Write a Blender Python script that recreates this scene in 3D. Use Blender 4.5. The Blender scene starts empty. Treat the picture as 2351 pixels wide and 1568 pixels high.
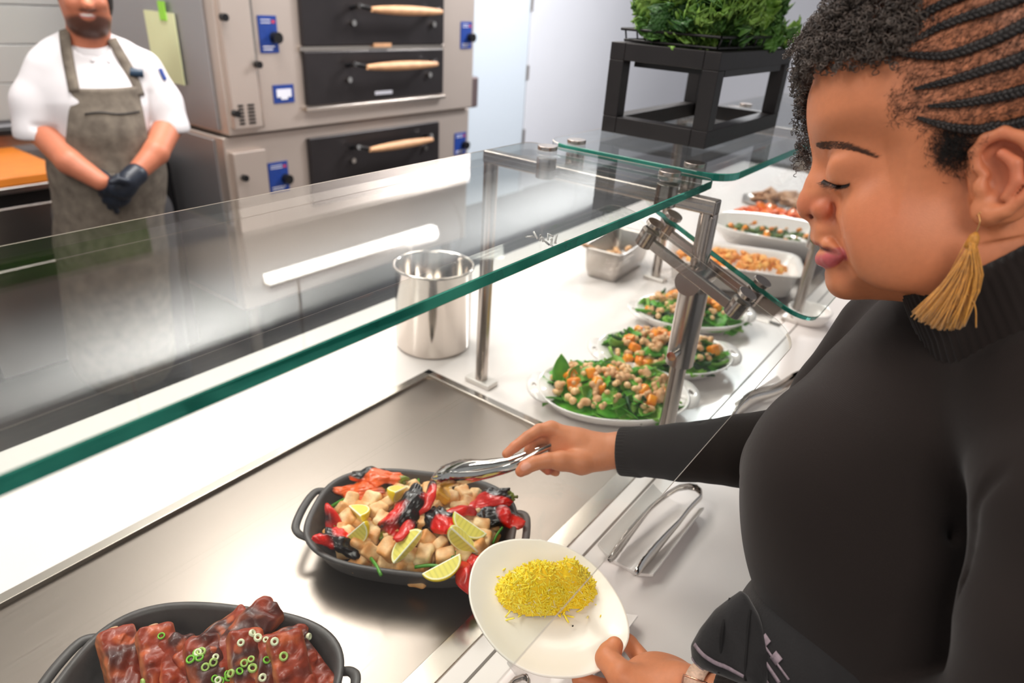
import bpy, bmesh, math, random
import numpy as np
from mathutils import Vector, Matrix
from mathutils.bvhtree import BVHTree
rnd = random.Random(7)
npr = np.random.RandomState(5)
SC = bpy.context.scene
COL = SC.collection
# ---------------------------------------------------------------- camera
CAMH = 0.75
FPX = 1524.9
CM = np.array([[0.60327074,-0.79528891,0.05983273],[-0.33385686,-0.31995595,-0.88666103],[0.72429553,0.51492109,-0.45853273]])
CC = np.array([1175.5,784.0]); CP = np.array([0,0,CAMH])
def ray(x,y): return CM.T@np.array([(x-CC[0])/FPX,(y-CC[1])/FPX,1.0])
def dep(x,y,D): return CP+ray(x,y)*D
def at(x,y,z=0.0):
    d=ray(x,y); return CP+d*(z-CAMH)/d[2]
def aty(x,y,Y):
    d=ray(x,y); return CP+d*Y/d[1]
def atx(x,y,X):
    d=ray(x,y); return CP+d*X/d[0]
cam=bpy.data.cameras.new('camera'); camo=bpy.data.objects.new('camera',cam); COL.objects.link(camo)
U,_,V=np.linalg.svd(CM); Rn=U@V
mw=Matrix.Identity(4)
for i in range(3):
    mw[i][0]=Rn[0][i]; mw[i][1]=-Rn[1][i]; mw[i][2]=-Rn[2][i]
mw[2][3]=CAMH
camo.matrix_world=mw
cam.sensor_width=36.0; cam.lens=36.0*FPX/2351; cam.clip_start=0.05
cam.dof.use_dof=True; cam.dof.focus_distance=0.72; cam.dof.aperture_fstop=4.5
SC.camera=camo
# ---------------------------------------------------------------- helpers
def lin(c):
    return tuple(((v/255)/12.92 if v<=10 else (((v/255)+.055)/1.055)**2.4) for v in c)
def mat(name,col,rough=.5,metal=0,spec=.5,noise=0,nscale=20,bump=0,bscale=60,coat=0,sss=0,trans=0,attr=False,emit=None,estr=0,sheen=0,col2=None,brushed=None,ior=1.45):
    m=bpy.data.materials.new(name); m.use_nodes=True
    nt=m.node_tree; b=nt.nodes['Principled BSDF']
    c=lin(col)+(1,)
    b.inputs['Base Color'].default_value=c
    b.inputs['Roughness'].default_value=rough; b.inputs['Metallic'].default_value=metal
    b.inputs['Specular IOR Level'].default_value=spec; b.inputs['IOR'].default_value=ior
    b.inputs['Coat Weight'].default_value=coat; b.inputs['Coat Roughness'].default_value=.08
    if sss:
        b.inputs['Subsurface Weight'].default_value=sss; b.inputs['Subsurface Radius'].default_value=(.012,.005,.003); b.inputs['Subsurface Scale'].default_value=.6
    b.inputs['Transmission Weight'].default_value=trans
    if sheen: b.inputs['Sheen Weight'].default_value=sheen; b.inputs['Sheen Roughness'].default_value=.5
    if emit: b.inputs['Emission Color'].default_value=lin(emit)+(1,); b.inputs['Emission Strength'].default_value=estr
    tc=nt.nodes.new('ShaderNodeTexCoord')
    base=None
    if attr:
        a=nt.nodes.new('ShaderNodeAttribute'); a.attribute_name='Col'; base=a.outputs['Color']
    if noise:
        n=nt.nodes.new('ShaderNodeTexNoise'); n.inputs['Scale'].default_value=nscale; n.inputs['Detail'].default_value=4
        nt.links.new(tc.outputs['Object'],n.inputs['Vector'])
        mx=nt.nodes.new('ShaderNodeMix'); mx.data_type='RGBA'
        mp=nt.nodes.new('ShaderNodeMapRange'); mp.inputs['From Min'].default_value=.3; mp.inputs['From Max'].default_value=.7
        nt.links.new(n.outputs['Fac'],mp.inputs['Value'])
        if attr:
            mx.blend_type='MULTIPLY'; mx.inputs[0].default_value=noise
            nt.links.new(base,mx.inputs[6])
            cr=nt.nodes.new('ShaderNodeMix'); cr.data_type='RGBA'; cr.inputs[6].default_value=(.55,.5,.5,1); cr.inputs[7].default_value=(1.2,1.15,1.1,1)
            nt.links.new(mp.outputs[0],cr.inputs[0]); nt.links.new(cr.outputs[2],mx.inputs[7])
        else:
            mx.inputs[6].default_value=c
            c2=lin(col2)+(1,) if col2 else tuple(v*(1-noise) for v in c[:3])+(1,)
            mx.inputs[7].default_value=c2
            nt.links.new(mp.outputs[0],mx.inputs[0])
        base=mx.outputs[2]
    if base is not None: nt.links.new(base,b.inputs['Base Color'])
    if brushed:
        n2=nt.nodes.new('ShaderNodeTexNoise'); n2.inputs['Scale'].default_value=1; n2.inputs['Detail'].default_value=3
        mp2=nt.nodes.new('ShaderNodeMapping'); mp2.inputs['Scale'].default_value=brushed
        nt.links.new(tc.outputs['Object'],mp2.inputs['Vector']); nt.links.new(mp2.outputs[0],n2.inputs['Vector'])
        r=nt.nodes.new('ShaderNodeMapRange'); r.inputs['To Min'].default_value=rough*.85; r.inputs['To Max'].default_value=rough*1.18
        nt.links.new(n2.outputs['Fac'],r.inputs['Value']); nt.links.new(r.outputs[0],b.inputs['Roughness'])
        bp=nt.nodes.new('ShaderNodeBump'); bp.inputs['Strength'].default_value=.02; bp.inputs['Distance'].default_value=.001
        nt.links.new(n2.outputs['Fac'],bp.inputs['Height']); nt.links.new(bp.outputs[0],b.inputs['Normal'])
    if bump:
        n=nt.nodes.new('ShaderNodeTexNoise'); n.inputs['Scale'].default_value=bscale; n.inputs['Detail'].default_value=5
        nt.links.new(tc.outputs['Object'],n.inputs['Vector'])
        bp=nt.nodes.new('ShaderNodeBump'); bp.inputs['Strength'].default_value=bump; bp.inputs['Distance'].default_value=.002
        nt.links.new(n.outputs['Fac'],bp.inputs['Height']); nt.links.new(bp.outputs[0],b.inputs['Normal'])
    return m
def setp(o,label=None,cat=None,group=None,kind=None):
    if label: o['label']=label
    if cat: o['category']=cat
    if group: o['group']=group
    if kind: o['kind']=kind
    return o
def link(o,parent=None):
    COL.objects.link(o)
    if parent is not None: o.parent=parent
    return o
def npmesh(name,Vv,faces,material,parent=None,smooth=True,matrix=None):
    """Vv (n,3), faces (m,k) int array or list of arrays"""
    me=bpy.data.meshes.new(name)
    if isinstance(faces,np.ndarray) and faces.ndim==2:
        k=faces.shape[1]; m=len(faces)
        me.vertices.add(len(Vv)); me.vertices.foreach_set('co',np.asarray(Vv,np.float32).ravel())
        me.loops.add(m*k); me.loops.foreach_set('vertex_index',faces.astype(np.int32).ravel())
        me.polygons.add(m); me.polygons.foreach_set('loop_start',np.arange(0,m*k,k,dtype=np.int32))
        try: me.polygons.foreach_set('loop_total',np.full(m,k,np.int32))
        except Exception: pass
        me.update(calc_edges=True)
    else:
        me.from_pydata([tuple(v) for v in Vv],[],[tuple(int(i) for i in f) for f in faces]); me.update()
    if smooth: me.polygons.foreach_set('use_smooth',np.ones(len(me.polygons),bool))
    if material: me.materials.append(material)
    o=bpy.data.objects.new(name,me); link(o,parent)
    return o
def setcol(o,cols):
    me=o.data
    a=me.color_attributes.new('Col','FLOAT_COLOR','POINT')
    c=np.ones((len(me.vertices),4),np.float32); c[:,:3]=cols
    a.data.foreach_set('color',c.ravel())
class MB:
    """collect geometry, build as one mesh"""
    def __init__(s): s.v=[]; s.f=[]; s.n=0
    def add(s,v,f):
        v=np.asarray(v,float).reshape(-1,3); s.v.append(v)
        for q in f: s.f.append([int(i)+s.n for i in q])
        s.n+=len(v); return s
    def box(s,lo,hi,M=None):
        x0,y0,z0=lo;x1,y1,z1=hi
        v=np.array([[x0,y0,z0],[x1,y0,z0],[x1,y1,z0],[x0,y1,z0],[x0,y0,z1],[x1,y0,z1],[x1,y1,z1],[x0,y1,z1]],float)
        if M is not None: v=v@np.array(M)[:3,:3].T+np.array(M)[:3,3]
        return s.add(v,[(0,3,2,1),(4,5,6,7),(0,1,5,4),(1,2,6,5),(2,3,7,6),(3,0,4,7)])
    def tube(s,pts,r,n=8,cap=True,flat=None):
        pts=np.asarray(pts,float); m=len(pts)
        rr=np.full(m,r,float) if np.isscalar(r) else np.asarray(r,float)
        T=np.gradient(pts,axis=0); T/=np.linalg.norm(T,axis=1)[:,None]+1e-12
        ref=np.array([0,0,1.0]) if abs(T[0][2])<.9 else np.array([1.0,0,0])
        a=np.cross(T[0],ref); a/=np.linalg.norm(a)
        vs=[]
        ang=np.linspace(0,2*math.pi,n,endpoint=False)
        for i in range(m):
            a=a-T[i]*(a@T[i]); a/=np.linalg.norm(a)+1e-12; b=np.cross(T[i],a)
            fl=1 if flat is None else flat
            vs.append(pts[i]+rr[i]*(np.cos(ang)[:,None]*a+fl*np.sin(ang)[:,None]*b))
        fs=[]
        for i in range(m-1):
            for j in range(n):
                k=(j+1)%n; fs.append((i*n+j,i*n+k,(i+1)*n+k,(i+1)*n+j))
        if cap: fs.append(tuple(range(n-1,-1,-1))); fs.append(tuple((m-1)*n+j for j in range(n)))
        return s.add(np.concatenate(vs),fs)
    def cyl(s,a,b,r,n=24,r2=None): return s.tube([a,b],[r,r if r2 is None else r2],n)
    def loft(s,rings,cap0=True,cap1=True):
        n=len(rings[0]); m=len(rings); fs=[]
        for i in range(m-1):
            for j in range(n):
                k=(j+1)%n; fs.append((i*n+j,i*n+k,(i+1)*n+k,(i+1)*n+j))
        if cap0: fs.append(tuple(range(n-1,-1,-1)))
        if cap1: fs.append(tuple((m-1)*n+j for j in range(n)))
        return s.add(np.concatenate([np.asarray(r,float) for r in rings]),fs)
    def build(s,name,m,parent=None,smooth=False,bevel=0,sub=0,angle=None,seg=2):
        V=np.concatenate(s.v)
        o=npmesh(name,V,s.f,m,parent,smooth)
        if bevel:
            b=o.modifiers.new('b','BEVEL'); b.width=bevel; b.segments=seg; b.limit_method='ANGLE'; b.angle_limit=.6
            o.data.polygons.foreach_set('use_smooth',np.ones(len(o.data.polygons),bool))
            try: b.harden_normals=True
            except Exception: pass
        if angle:
            o.data.polygons.foreach_set('use_smooth',np.ones(len(o.data.polygons),bool))
            try: o.data.set_sharp_from_angle(angle=angle)
            except Exception: pass
        if sub:
            q=o.modifiers.new('s','SUBSURF'); q.levels=sub; q.render_levels=sub
        return o
def boxo(name,lo,hi,m,parent=None,bevel=0): return MB().box(lo,hi).build(name,m,parent,bevel=bevel)
def empty(name,loc,label=None,cat=None,group=None):
    o=bpy.data.objects.new(name,None); o.location=loc; o.empty_display_size=.05; link(o); setp(o,label,cat,group); return o
def reparent(child,parent):
    bpy.context.view_layer.update()
    child.parent=parent; child.matrix_parent_inverse=parent.matrix_world.inverted()
def fixparents(root):
    """children were built in world coordinates: keep them there"""
    M=Matrix.Translation(root.location)@root.rotation_euler.to_matrix().to_4x4()
    for ch in root.children: ch.matrix_parent_inverse=M.inverted()
def copytree(o,parent=None,**kw):
    c=o.copy(); COL.objects.link(c)
    if parent is not None: c.parent=parent
    for ch in list(o.children): copytree(ch,c)
    return c
def sell(c,a,b,n,ang,z,N=64):
    t=np.linspace(0,2*math.pi,N,endpoint=False)
    x=a*np.sign(np.cos(t))*np.abs(np.cos(t))**(2/n); y=b*np.sign(np.sin(t))*np.abs(np.sin(t))**(2/n)
    ca,sa=math.cos(ang),math.sin(ang)
    return np.stack([c[0]+ca*x-sa*y,c[1]+sa*x+ca*y,np.full(N,z)],1)
# ---------------------------------------------------------------- implicit surfaces
def nrm(v): v=np.asarray(v,float); return v/np.linalg.norm(v)
class SDF:
    def __init__(s,lo,hi,h,O=(0,0,0),A=None):
        """grid box lo..hi in the local frame with origin O and axes rows A"""
        s.O=np.array(O,float); s.A=np.eye(3) if A is None else np.array(A,float)
        s.lo=np.array(lo,float); s.h=h
        s.n=np.ceil((np.array(hi)-s.lo)/h).astype(int)+1
        s.D=np.full(s.n,.5,np.float32)
    def loc(s,p): return s.A@(np.asarray(p,float)-s.O)
    def W(s,V): return V@s.A+s.O
    def sl(s,lo,hi):
        a=np.clip(np.floor((lo-s.lo)/s.h).astype(int),0,s.n); b=np.clip(np.ceil((hi-s.lo)/s.h).astype(int)+1,0,s.n)
        if np.any(b<=a): return None,None
        g=[s.lo[i]+s.h*np.arange(a[i],b[i],dtype=np.float32) for i in range(3)]
        return tuple(slice(a[i],b[i]) for i in range(3)),(g[0][:,None,None],g[1][None,:,None],g[2][None,None,:])
    def op(s,fn,lo,hi,k,mode='u'):
        m=max(k,0)+3*s.h
        S,P=s.sl(np.asarray(lo)-m,np.asarray(hi)+m)
        if S is None: return s
        d=fn(*P).astype(np.float32); D=s.D[S]
        if mode=='s': d=-d
        if mode=='u':
            h=np.maximum(k-np.abs(D-d),0)/max(k,1e-6); s.D[S]=np.minimum(D,d)-h*h*k*.25
        else:
            h=np.maximum(k-np.abs(D-d),0)/max(k,1e-6); s.D[S]=np.maximum(D,d)+h*h*k*.25
        return s
    def cone(s,a,b,ra,rb=None,k=.0,mode='u',world=True):
        rb=ra if rb is None else rb
        a=s.loc(a) if world else np.asarray(a,float); b=s.loc(b) if world else np.asarray(b,float)
        ba=b-a; L=float(ba@ba)+1e-12
        def fn(x,y,z):
            t=np.clip(((x-a[0])*ba[0]+(y-a[1])*ba[1]+(z-a[2])*ba[2])/L,0,1)
            return np.sqrt((x-a[0]-t*ba[0])**2+(y-a[1]-t*ba[1])**2+(z-a[2]-t*ba[2])**2)-(ra+(rb-ra)*t)
        r=max(ra,rb); return s.op(fn,np.minimum(a,b)-r,np.maximum(a,b)+r,k,mode)
    def chain(s,pts,rs,k=0,mode='u',world=True):
        for i in range(len(pts)-1): s.cone(pts[i],pts[i+1],rs[i],rs[i+1],k if i==0 else max(k*.5,.002),mode,world)
        return s
    def sph(s,c,r,k=0,mode='u',world=True):
        c=s.loc(c) if world else np.asarray(c,float)
        return s.op(lambda x,y,z:np.sqrt((x-c[0])**2+(y-c[1])**2+(z-c[2])**2)-r,c-r,c+r,k,mode)
    def ell(s,c,r,k=0,mode='u',R=None,world=True):
        """R rows = ellipsoid axes; world frame if world else local"""
        c=s.loc(c) if world else np.asarray(c,float)
        R=np.eye(3) if R is None else np.array([nrm(q) for q in R],float)
        if world: R=R@s.A.T
        r=np.asarray(r,float)
        def fn(x,y,z):
            q=[(R[i][0]*(x-c[0])+R[i][1]*(y-c[1])+R[i][2]*(z-c[2])) for i in range(3)]
            k0=np.sqrt((q[0]/r[0])**2+(q[1]/r[1])**2+(q[2]/r[2])**2); k1=np.sqrt((q[0]/r[0]**2)**2+(q[1]/r[1]**2)**2+(q[2]/r[2]**2)**2)+1e-9
            return k0*(k0-1)/k1
        m=r.max(); return s.op(fn,c-m,c+m,k,mode)
    def box(s,c,hs,rd=0,k=0,mode='u',R=None,world=True):
        c=s.loc(c) if world else np.asarray(c,float)
        R=np.eye(3) if R is None else np.array([nrm(q) for q in R],float)
        if world: R=R@s.A.T
        def fn(x,y,z):
            q=[np.abs(R[i][0]*(x-c[0])+R[i][1]*(y-c[1])+R[i][2]*(z-c[2]))-(hs[i]-rd) for i in range(3)]
            o=np.sqrt(np.maximum(q[0],0)**2+np.maximum(q[1],0)**2+np.maximum(q[2],0)**2)
            return o+np.minimum(np.maximum(np.maximum(q[0],q[1]),q[2]),0)-rd
        m=np.linalg.norm(hs); return s.op(fn,c-m,c+m,k,mode)
    def mesh(s,smooth=0):
        D=s.D; n=np.array(D.shape)
        neg=D<0
        c=neg[:-1,:-1,:-1].astype(np.int8)
        for dx,dy,dz in ((1,0,0),(0,1,0),(1,1,0),(0,0,1),(1,0,1),(0,1,1),(1,1,1)):
            c=c+neg[dx:n[0]-1+dx,dy:n[1]-1+dy,dz:n[2]-1+dz]
        act=(c>0)&(c<8); idx=np.full(act.shape,-1,np.int64); I=np.argwhere(act); idx[act]=np.arange(len(I))
        acc=np.zeros((len(I),3)); cnt=np.zeros(len(I))
        cor=[(i,j,k) for i in(0,1) for j in(0,1) for k in(0,1)]
        val={q:D[I[:,0]+q[0],I[:,1]+q[1],I[:,2]+q[2]] for q in cor}
        for q in cor:
            for ax in range(3):
                if q[ax]==0:
                    q2=list(q); q2[ax]=1; q2=tuple(q2)
                    a=val[q];b=val[q2]; m=(a<0)!=(b<0)
                    t=np.where(m,a/np.where(m,a-b,1),0)
                    p=np.tile(np.array(q,float),(len(I),1)); p[:,ax]=t
                    acc[m]+=p[m]; cnt[m]+=1
        Vv=(I+acc/cnt[:,None])*s.h+s.lo
        F=[]
        for ax in range(3):
            b1,b2=(ax+1)%3,(ax+2)%3
            sl0=[slice(None)]*3; sl1=[slice(None)]*3
            sl0[ax]=slice(0,-1); sl1[ax]=slice(1,None)
            a=neg[tuple(sl0)]; b=neg[tuple(sl1)]
            E=np.argwhere(a!=b); E=E[(E[:,b1]>0)&(E[:,b2]>0)&(E[:,b1]<n[b1]-1)&(E[:,b2]<n[b2]-1)]
            if len(E)==0: continue
            s0=a[E[:,0],E[:,1],E[:,2]]
            def cell(o1,o2):
                Q=E.copy(); Q[:,b1]-=o1; Q[:,b2]-=o2; return idx[Q[:,0],Q[:,1],Q[:,2]]
            q=np.stack([cell(1,1),cell(0,1),cell(0,0),cell(1,0)],1)
            q[~s0]=q[~s0][:,::-1]; F.append(q)
        F=np.concatenate(F); F=F[(F>=0).all(1)]
        for _ in range(smooth):
            S=np.zeros_like(Vv); C=np.zeros(len(Vv))
            for i in range(4):
                a=F[:,i];b=F[:,(i+1)%4]
                for ax in range(3): S[:,ax]+=np.bincount(a,Vv[b,ax],len(Vv))+np.bincount(b,Vv[a,ax],len(Vv))
                C+=np.bincount(a,minlength=len(Vv))+np.bincount(b,minlength=len(Vv))
            Vv=Vv*.5+.5*S/np.maximum(C,1)[:,None]
        return s.W(Vv),F
def spl(pts,n):
    """Catmull-Rom through pts"""
    P=np.asarray(pts,float); P=np.vstack([2*P[0]-P[1],P,2*P[-1]-P[-2]]); m=len(P)-3
    out=[]
    for t in np.linspace(0,m-1e-9,n):
        i=int(t); u=t-i; a,b,c,d=P[i:i+4]
        out.append(.5*((2*b)+(-a+c)*u+(2*a-5*b+4*c-d)*u*u+(-a+3*b-3*c+d)*u**3))
    return np.array(out)
def blade(mb,path,width,up,cup,thick=.0012,nc=7,side=None):
    """curved metal/leaf strip swept along path; cup >0 bends edges along up"""
    path=np.asarray(path,float); m=len(path); T=np.gradient(path,axis=0); T/=np.linalg.norm(T,axis=1)[:,None]
    up=np.asarray(up,float)
    top=[];bot=[]
    for i in range(m):
        u=up if up.ndim==1 else up[i]
        u=u-T[i]*(u@T[i]); u/=np.linalg.norm(u); sd=np.cross(T[i],u)
        for j in np.linspace(-1,1,nc):
            p=path[i]+sd*width[i]*j+u*cup[i]*j*j
            nn=nrm(u*width[i]-sd*2*cup[i]*j) if width[i]>1e-6 else u
            top.append(p+nn*thick/2); bot.append(p-nn*thick/2)
    V=np.array(top+bot); off=m*nc; f=[]
    for i in range(m-1):
        for j in range(nc-1):
            a=i*nc+j; f.append((a,a+1,a+nc+1,a+nc)); f.append((off+a,off+a+nc,off+a+nc+1,off+a+1))
    per=[j for j in range(nc)]+[i*nc+nc-1 for i in range(1,m)]+[(m-1)*nc+j for j in range(nc-2,-1,-1)]+[i*nc for i in range(m-2,0,-1)]
    for a,b in zip(per,per[1:]+per[:1]): f.append((b,a,off+a,off+b))
    mb.add(V,f)
# ---------------------------------------------------------------- materials
M={}
M['white']=mat('white_counter',(238,230,226),.22,noise=.03,nscale=3,coat=.3)
M['steel']=mat('steel',(188,180,174),.30,1,brushed=(4,260,260))
M['plate_steel']=mat('warmer_steel',(146,136,128),.34,1,brushed=(12,900,900))
M['satin']=mat('satin_steel',(185,175,168),.24,1,brushed=(300,300,6))
M['polish']=mat('polished_steel',(205,200,195),.07,1)
M['trimsteel']=mat('trim_steel',(200,190,180),.2,1)
M['dark']=mat('dark_metal',(30,28,28),.45)
M['blackwood']=mat('black_stained_wood',(30,26,27),.5,noise=.3,nscale=30,bump=.1,bscale=100)
M['porcelain']=mat('porcelain',(240,234,230),.12,coat=.5)
M['iron']=mat('enamelled_iron',(80,76,75),.42,noise=.2,nscale=80,bump=.12,bscale=300)
M['wall']=mat('wall_paint',(205,205,210),.7,noise=.03,nscale=2)
M['doorp']=mat('door_paint',(196,204,212),.5)
M['floor']=mat('floor_tile',(84,80,78),.4,noise=.2,nscale=8)
M['panel']=mat('steel_panel',(205,206,204),.35,.6,brushed=(2,200,200))
M['oven']=mat('oven_steel',(204,190,180),.36,.65,brushed=(3,200,200))
M['ovenside']=mat('oven_side_steel',(168,166,168),.38,.65,brushed=(200,3,200))
M['ovendoor']=mat('oven_door',(56,52,53),.32,.5,noise=.25,nscale=6,bump=.05,bscale=90)
M['hwood']=mat('handle_wood',(214,164,122),.45,noise=.25,nscale=25)
M['blue']=mat('blue_decal',(30,62,140),.4,noise=.2,nscale=60)
M['bluew']=mat('white_decal',(225,225,235),.5)
M['black']=mat('black_plastic',(18,18,20),.35)
M['orange']=mat('orange_board',(226,132,48),.45,noise=.12,nscale=12)
M['paper']=mat('yellow_paper',(220,224,178),.8)
M['tape']=mat('green_tape',(150,215,70),.6)
M['greenwall']=mat('green_wall',(90,140,40),.6,noise=.3,nscale=4)
M['grey']=mat('grey_duct',(196,196,194),.6,.0)
def glassmat(name):
    m=bpy.data.materials.new(name); m.use_nodes=True; nt=m.node_tree; nt.nodes.clear()
    o=nt.nodes.new('ShaderNodeOutputMaterial'); t=nt.nodes.new('ShaderNodeBsdfTransparent'); g=nt.nodes.new('ShaderNodeBsdfGlossy')
    t.inputs[0].default_value=(.955,.975,.965,1); g.inputs['Roughness'].default_value=.02
    f=nt.nodes.new('ShaderNodeFresnel')
    ge=nt.nodes.new('ShaderNodeNewGeometry'); mr=nt.nodes.new('ShaderNodeMapRange'); mr.inputs['To Min'].default_value=1.5; mr.inputs['To Max'].default_value=1/1.5
    nt.links.new(ge.outputs['Backfacing'],mr.inputs['Value']); nt.links.new(mr.outputs[0],f.inputs[0])
    mx=nt.nodes.new('ShaderNodeMixShader')
    nt.links.new(f.outputs[0],mx.inputs[0]); nt.links.new(t.outputs[0],mx.inputs[1]); nt.links.new(g.outputs[0],mx.inputs[2]); nt.links.new(mx.outputs[0],o.inputs[0])
    return m
M['glass']=glassmat('clear_glass')
M['gedge']=mat('green_glass_edge',(38,150,126),.08,trans=.35,spec=.8,noise=.5,nscale=9,col2=(10,84,72))
M['gedge2']=mat('pale_glass_edge',(238,228,218),.2,spec=.8)  # bright light line along the glass edge, put into the colour
M['lamp']=mat('lamp_diffuser',(255,255,255),.5,emit=(255,252,245),estr=14)
# ---------------------------------------------------------------- room
def struct(o): o['kind']='structure'; return o
struct(boxo('floor',(-3,-3,-1.0),(9,3.8,-.9),M['floor']))
struct(boxo('ceiling',(-3,-3,2.35),(9,3.8,2.4),mat('ceiling_paint',(186,186,188),.8)))
wb=MB().box((1.1,3.75,-.9),(9,3.85,2.35)); wb.box((-3,3.75,-.9),(1.1,3.85,2.35)); 
struct(wb.build('wall_back',M['wall']))
struct(boxo('wall_right',(8.9,-3,-.9),(9,3.75,2.35),M['wall']))
# door with its hinges beside the oven
struct(boxo('door_1',(3.9,3.715,-.9),(5.17,3.748,1.5),M['doorp'],bevel=.004))
dj=struct(boxo('trim_1',(5.175,3.71,-.9),(5.23,3.75,1.55),M['wall'],bevel=.004))
for z in(.72,.17,-.38):
    h=MB().cyl((5.172,3.705,z-.06),(5.172,3.705,z+.06),.013,12); o=h.build('hinge',M['satin'],bpy.data.objects['door_1'],angle=.6)
# steel clad wall at the left with horizontal seams
sp=MB()
for i in range(9):
    z=.115+i*.16; sp.box((-2,3.73-.004*(i%2),z),(1.55,3.749,z+.155))
o=sp.build('wall_panel',M['panel'],bevel=.002); setp(o,'brushed steel wall cladding behind the man in white','wall panel')
# wall rail + back counter + orange board
o=boxo('wall_rail',(-2,3.66,.06),(1.35,3.728,.088),M['black'],bevel=.004); setp(o,'thin black rail along the steel wall behind the man','rail')
bk=empty('back_counter',(0,3.4,-.9),'dark undercounter unit with steel drawers below the orange worktop','cabinet')
boxo('body',(-1.5,3.18,-.86),(1.32,3.72,-.06),M['dark'],bk,.005)
boxo('top',(-1.5,3.13,-.06),(1.32,3.74,-.035),M['steel'],bk,.004)
for i in range(3):
    boxo('drawer',(-.3+i*.5,3.155,-.34),(.14+i*.5,3.182,-.12),M['steel'],bk,.006)
    boxo('door',(-.3+i*.5,3.155,-.84),(.14+i*.5,3.182,-.37),M['steel'],bk,.006)
fixparents(bk)
o=boxo('cutting_board',(-.9,3.13,-.034),(1.13,3.7,.005),M['orange'],bevel=.006); setp(o,'long orange board lying on the back counter beside the man','cutting board')
o=boxo('backsplash',(-1.5,3.70,.006),(1.32,3.728,.058),mat('backsplash_brown',(150,112,92),.35,.5),bevel=.002); setp(o,'low brownish backsplash strip behind the orange board','backsplash')
o=boxo('wall_board',(-.6,3.70,1.38),(1.66,3.728,2.0),M['greenwall'],bevel=.004); setp(o,'green board high on the wall, mirrored in the glass shelf','wall board')
# duct above
dct=MB(); t=np.linspace(0,2*math.pi,48,endpoint=False)
dct.loft([np.stack([np.full(48,x),3.17+.26*np.cos(t),1.78+.26*np.sin(t)],1) for x in(-2,-.5,1,2.5,4,5.3)])
o=dct.build('exhaust_duct',M['grey'],angle=.6); setp(o,'round grey duct under the ceiling, mirrored in the glass shelf','duct')
for x in (.4,1.9,3.4,4.9): MB().loft([np.stack([np.full(48,x+dx),3.17+.265*np.cos(t),1.78+.265*np.sin(t)],1) for dx in(0,.03)]).build('seam_band',M['grey'],o,angle=.6)
for x in(-1,1.2,3.2,4.8): MB().cyl((x,3.17,2.03),(x,3.17,2.35),.006,8).build('hanger_rod',M['satin'],o,angle=.6)
ll=empty('linear_lamp',(2.5,2.72,1.62),'long linear lamp mirrored as a white bar in the glass shelf','lamp')
boxo('housing',(1.72,2.69,1.60),(2.92,2.75,1.64),M['satin'],ll); boxo('diffuser',(1.73,2.695,1.585),(2.91,2.745,1.60),M['lamp'],ll); boxo('rod',(1.9,2.715,1.64),(1.91,2.725,2.35),M['satin'],ll); boxo('rod',(2.7,2.715,1.64),(2.71,2.725,2.35),M['satin'],ll)
fixparents(ll)
# ---------------------------------------------------------------- pizza oven
ov=empty('deck_oven',(2.33,3.1,-.9),'large stainless double deck oven with wood handled black doors','oven')
oy=2.6
boxo('upper_body',(1.56,oy,.175),(3.10,3.6,1.3),M['oven'],ov,.006)
boxo('lower_body',(1.545,oy+.03,-.62),(3.11,3.6,.165),M['oven'],ov,.006)
boxo('side_panel',(1.548,oy+.06,.19),(1.558,3.58,1.28),M['ovenside'],ov,.002)
boxo('side_panel',(1.536,oy+.09,-.6),(1.545,3.58,.15),M['ovenside'],ov,.002)
for x in(1.62,3.0):
    for y in(2.7,3.5): MB().cyl((x,y,-.9),(x,y,-.6),.03,12).build('leg',M['satin'],ov,angle=.6)
def ovdoor(x0,x1,z0,z1,hz,hx0,hx1,yy,blob=True):
    d=boxo('door',(x0,yy-.022,z0),(x1,yy+.01,z1),M['ovendoor'],ov,.006)
    h=MB()
    y1=yy-.022
    for hx,sg in((hx0,1),(hx1,-1)):
        h=MB(); h.tube(spl([(hx,y1,hz-.0),(hx+.01*sg,y1-.05,hz+.01),(hx+.05*sg,y1-.085,hz)],8),.010,8)
        h.build('handle_bracket',M['black'],d,angle=.8)
    for hx in(hx0,hx1):
        MB().cyl((hx,y1-.018,hz-.06),(hx,y1,hz-.06),.013,12).build('bolt',M['polish'],d,angle=.8)
        MB().cyl((hx,y1-.058,hz+.012),(hx,y1-.042,hz+.008),.012,12).build('bolt',M['polish'],d,angle=.8)
    w=MB(); xs=np.linspace(hx0+.04,hx1-.03,14); s=np.linspace(0,1,14)
    w.tube([(x,y1-.09,hz) for x in xs],.011+.010*np.sin(s*math.pi)**.8,12)
    w.build('handle_grip',M['hwood'],d,angle=.8)
    return d
ovdoor(1.945,2.83,.512,.98,.668,2.215,2.74,oy)
ovdoor(1.945,2.83,.268,.492,.430,2.175,2.71,oy)
ovdoor(1.958,2.835,-.20,.120,.052,2.20,2.71,oy+.03)
boxo('door_divider',(1.93,oy-.012,.492),(2.84,oy+.005,.512),M['trimsteel'],ov,.002)
boxo('lip',(1.93,oy-.03,.245),(2.84,oy+.004,.262),M['trimsteel'],ov,.003)
boxo('badge',(2.34,oy-.028,.505),(2.45,oy-.012,.522),M['hwood'],ov,.001)
boxo('badge',(2.34,oy-.028,.292),(2.45,oy-.022,.308),M['bluew'],ov,.001)
sv=boxo('service_door',(1.572,oy-.03,.205),(1.70,oy+.004,.98),M['oven'],ov,.004)
for r in range(6):
    for x0,x1 in((1.595,1.618),(1.638,1.668)):
        boxo('vent_slot',(x0,oy-.033,.222+r*.014),(x1,oy-.029,.230+r*.014),M['black'],sv)
for z in(.62,.45,.27): MB().cyl((1.70 if z==.45 else 1.575,oy-.055,z),(1.70 if z==.45 else 1.575,oy-.028,z),.014,12).build('latch',M['black'],sv,angle=.6)
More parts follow.
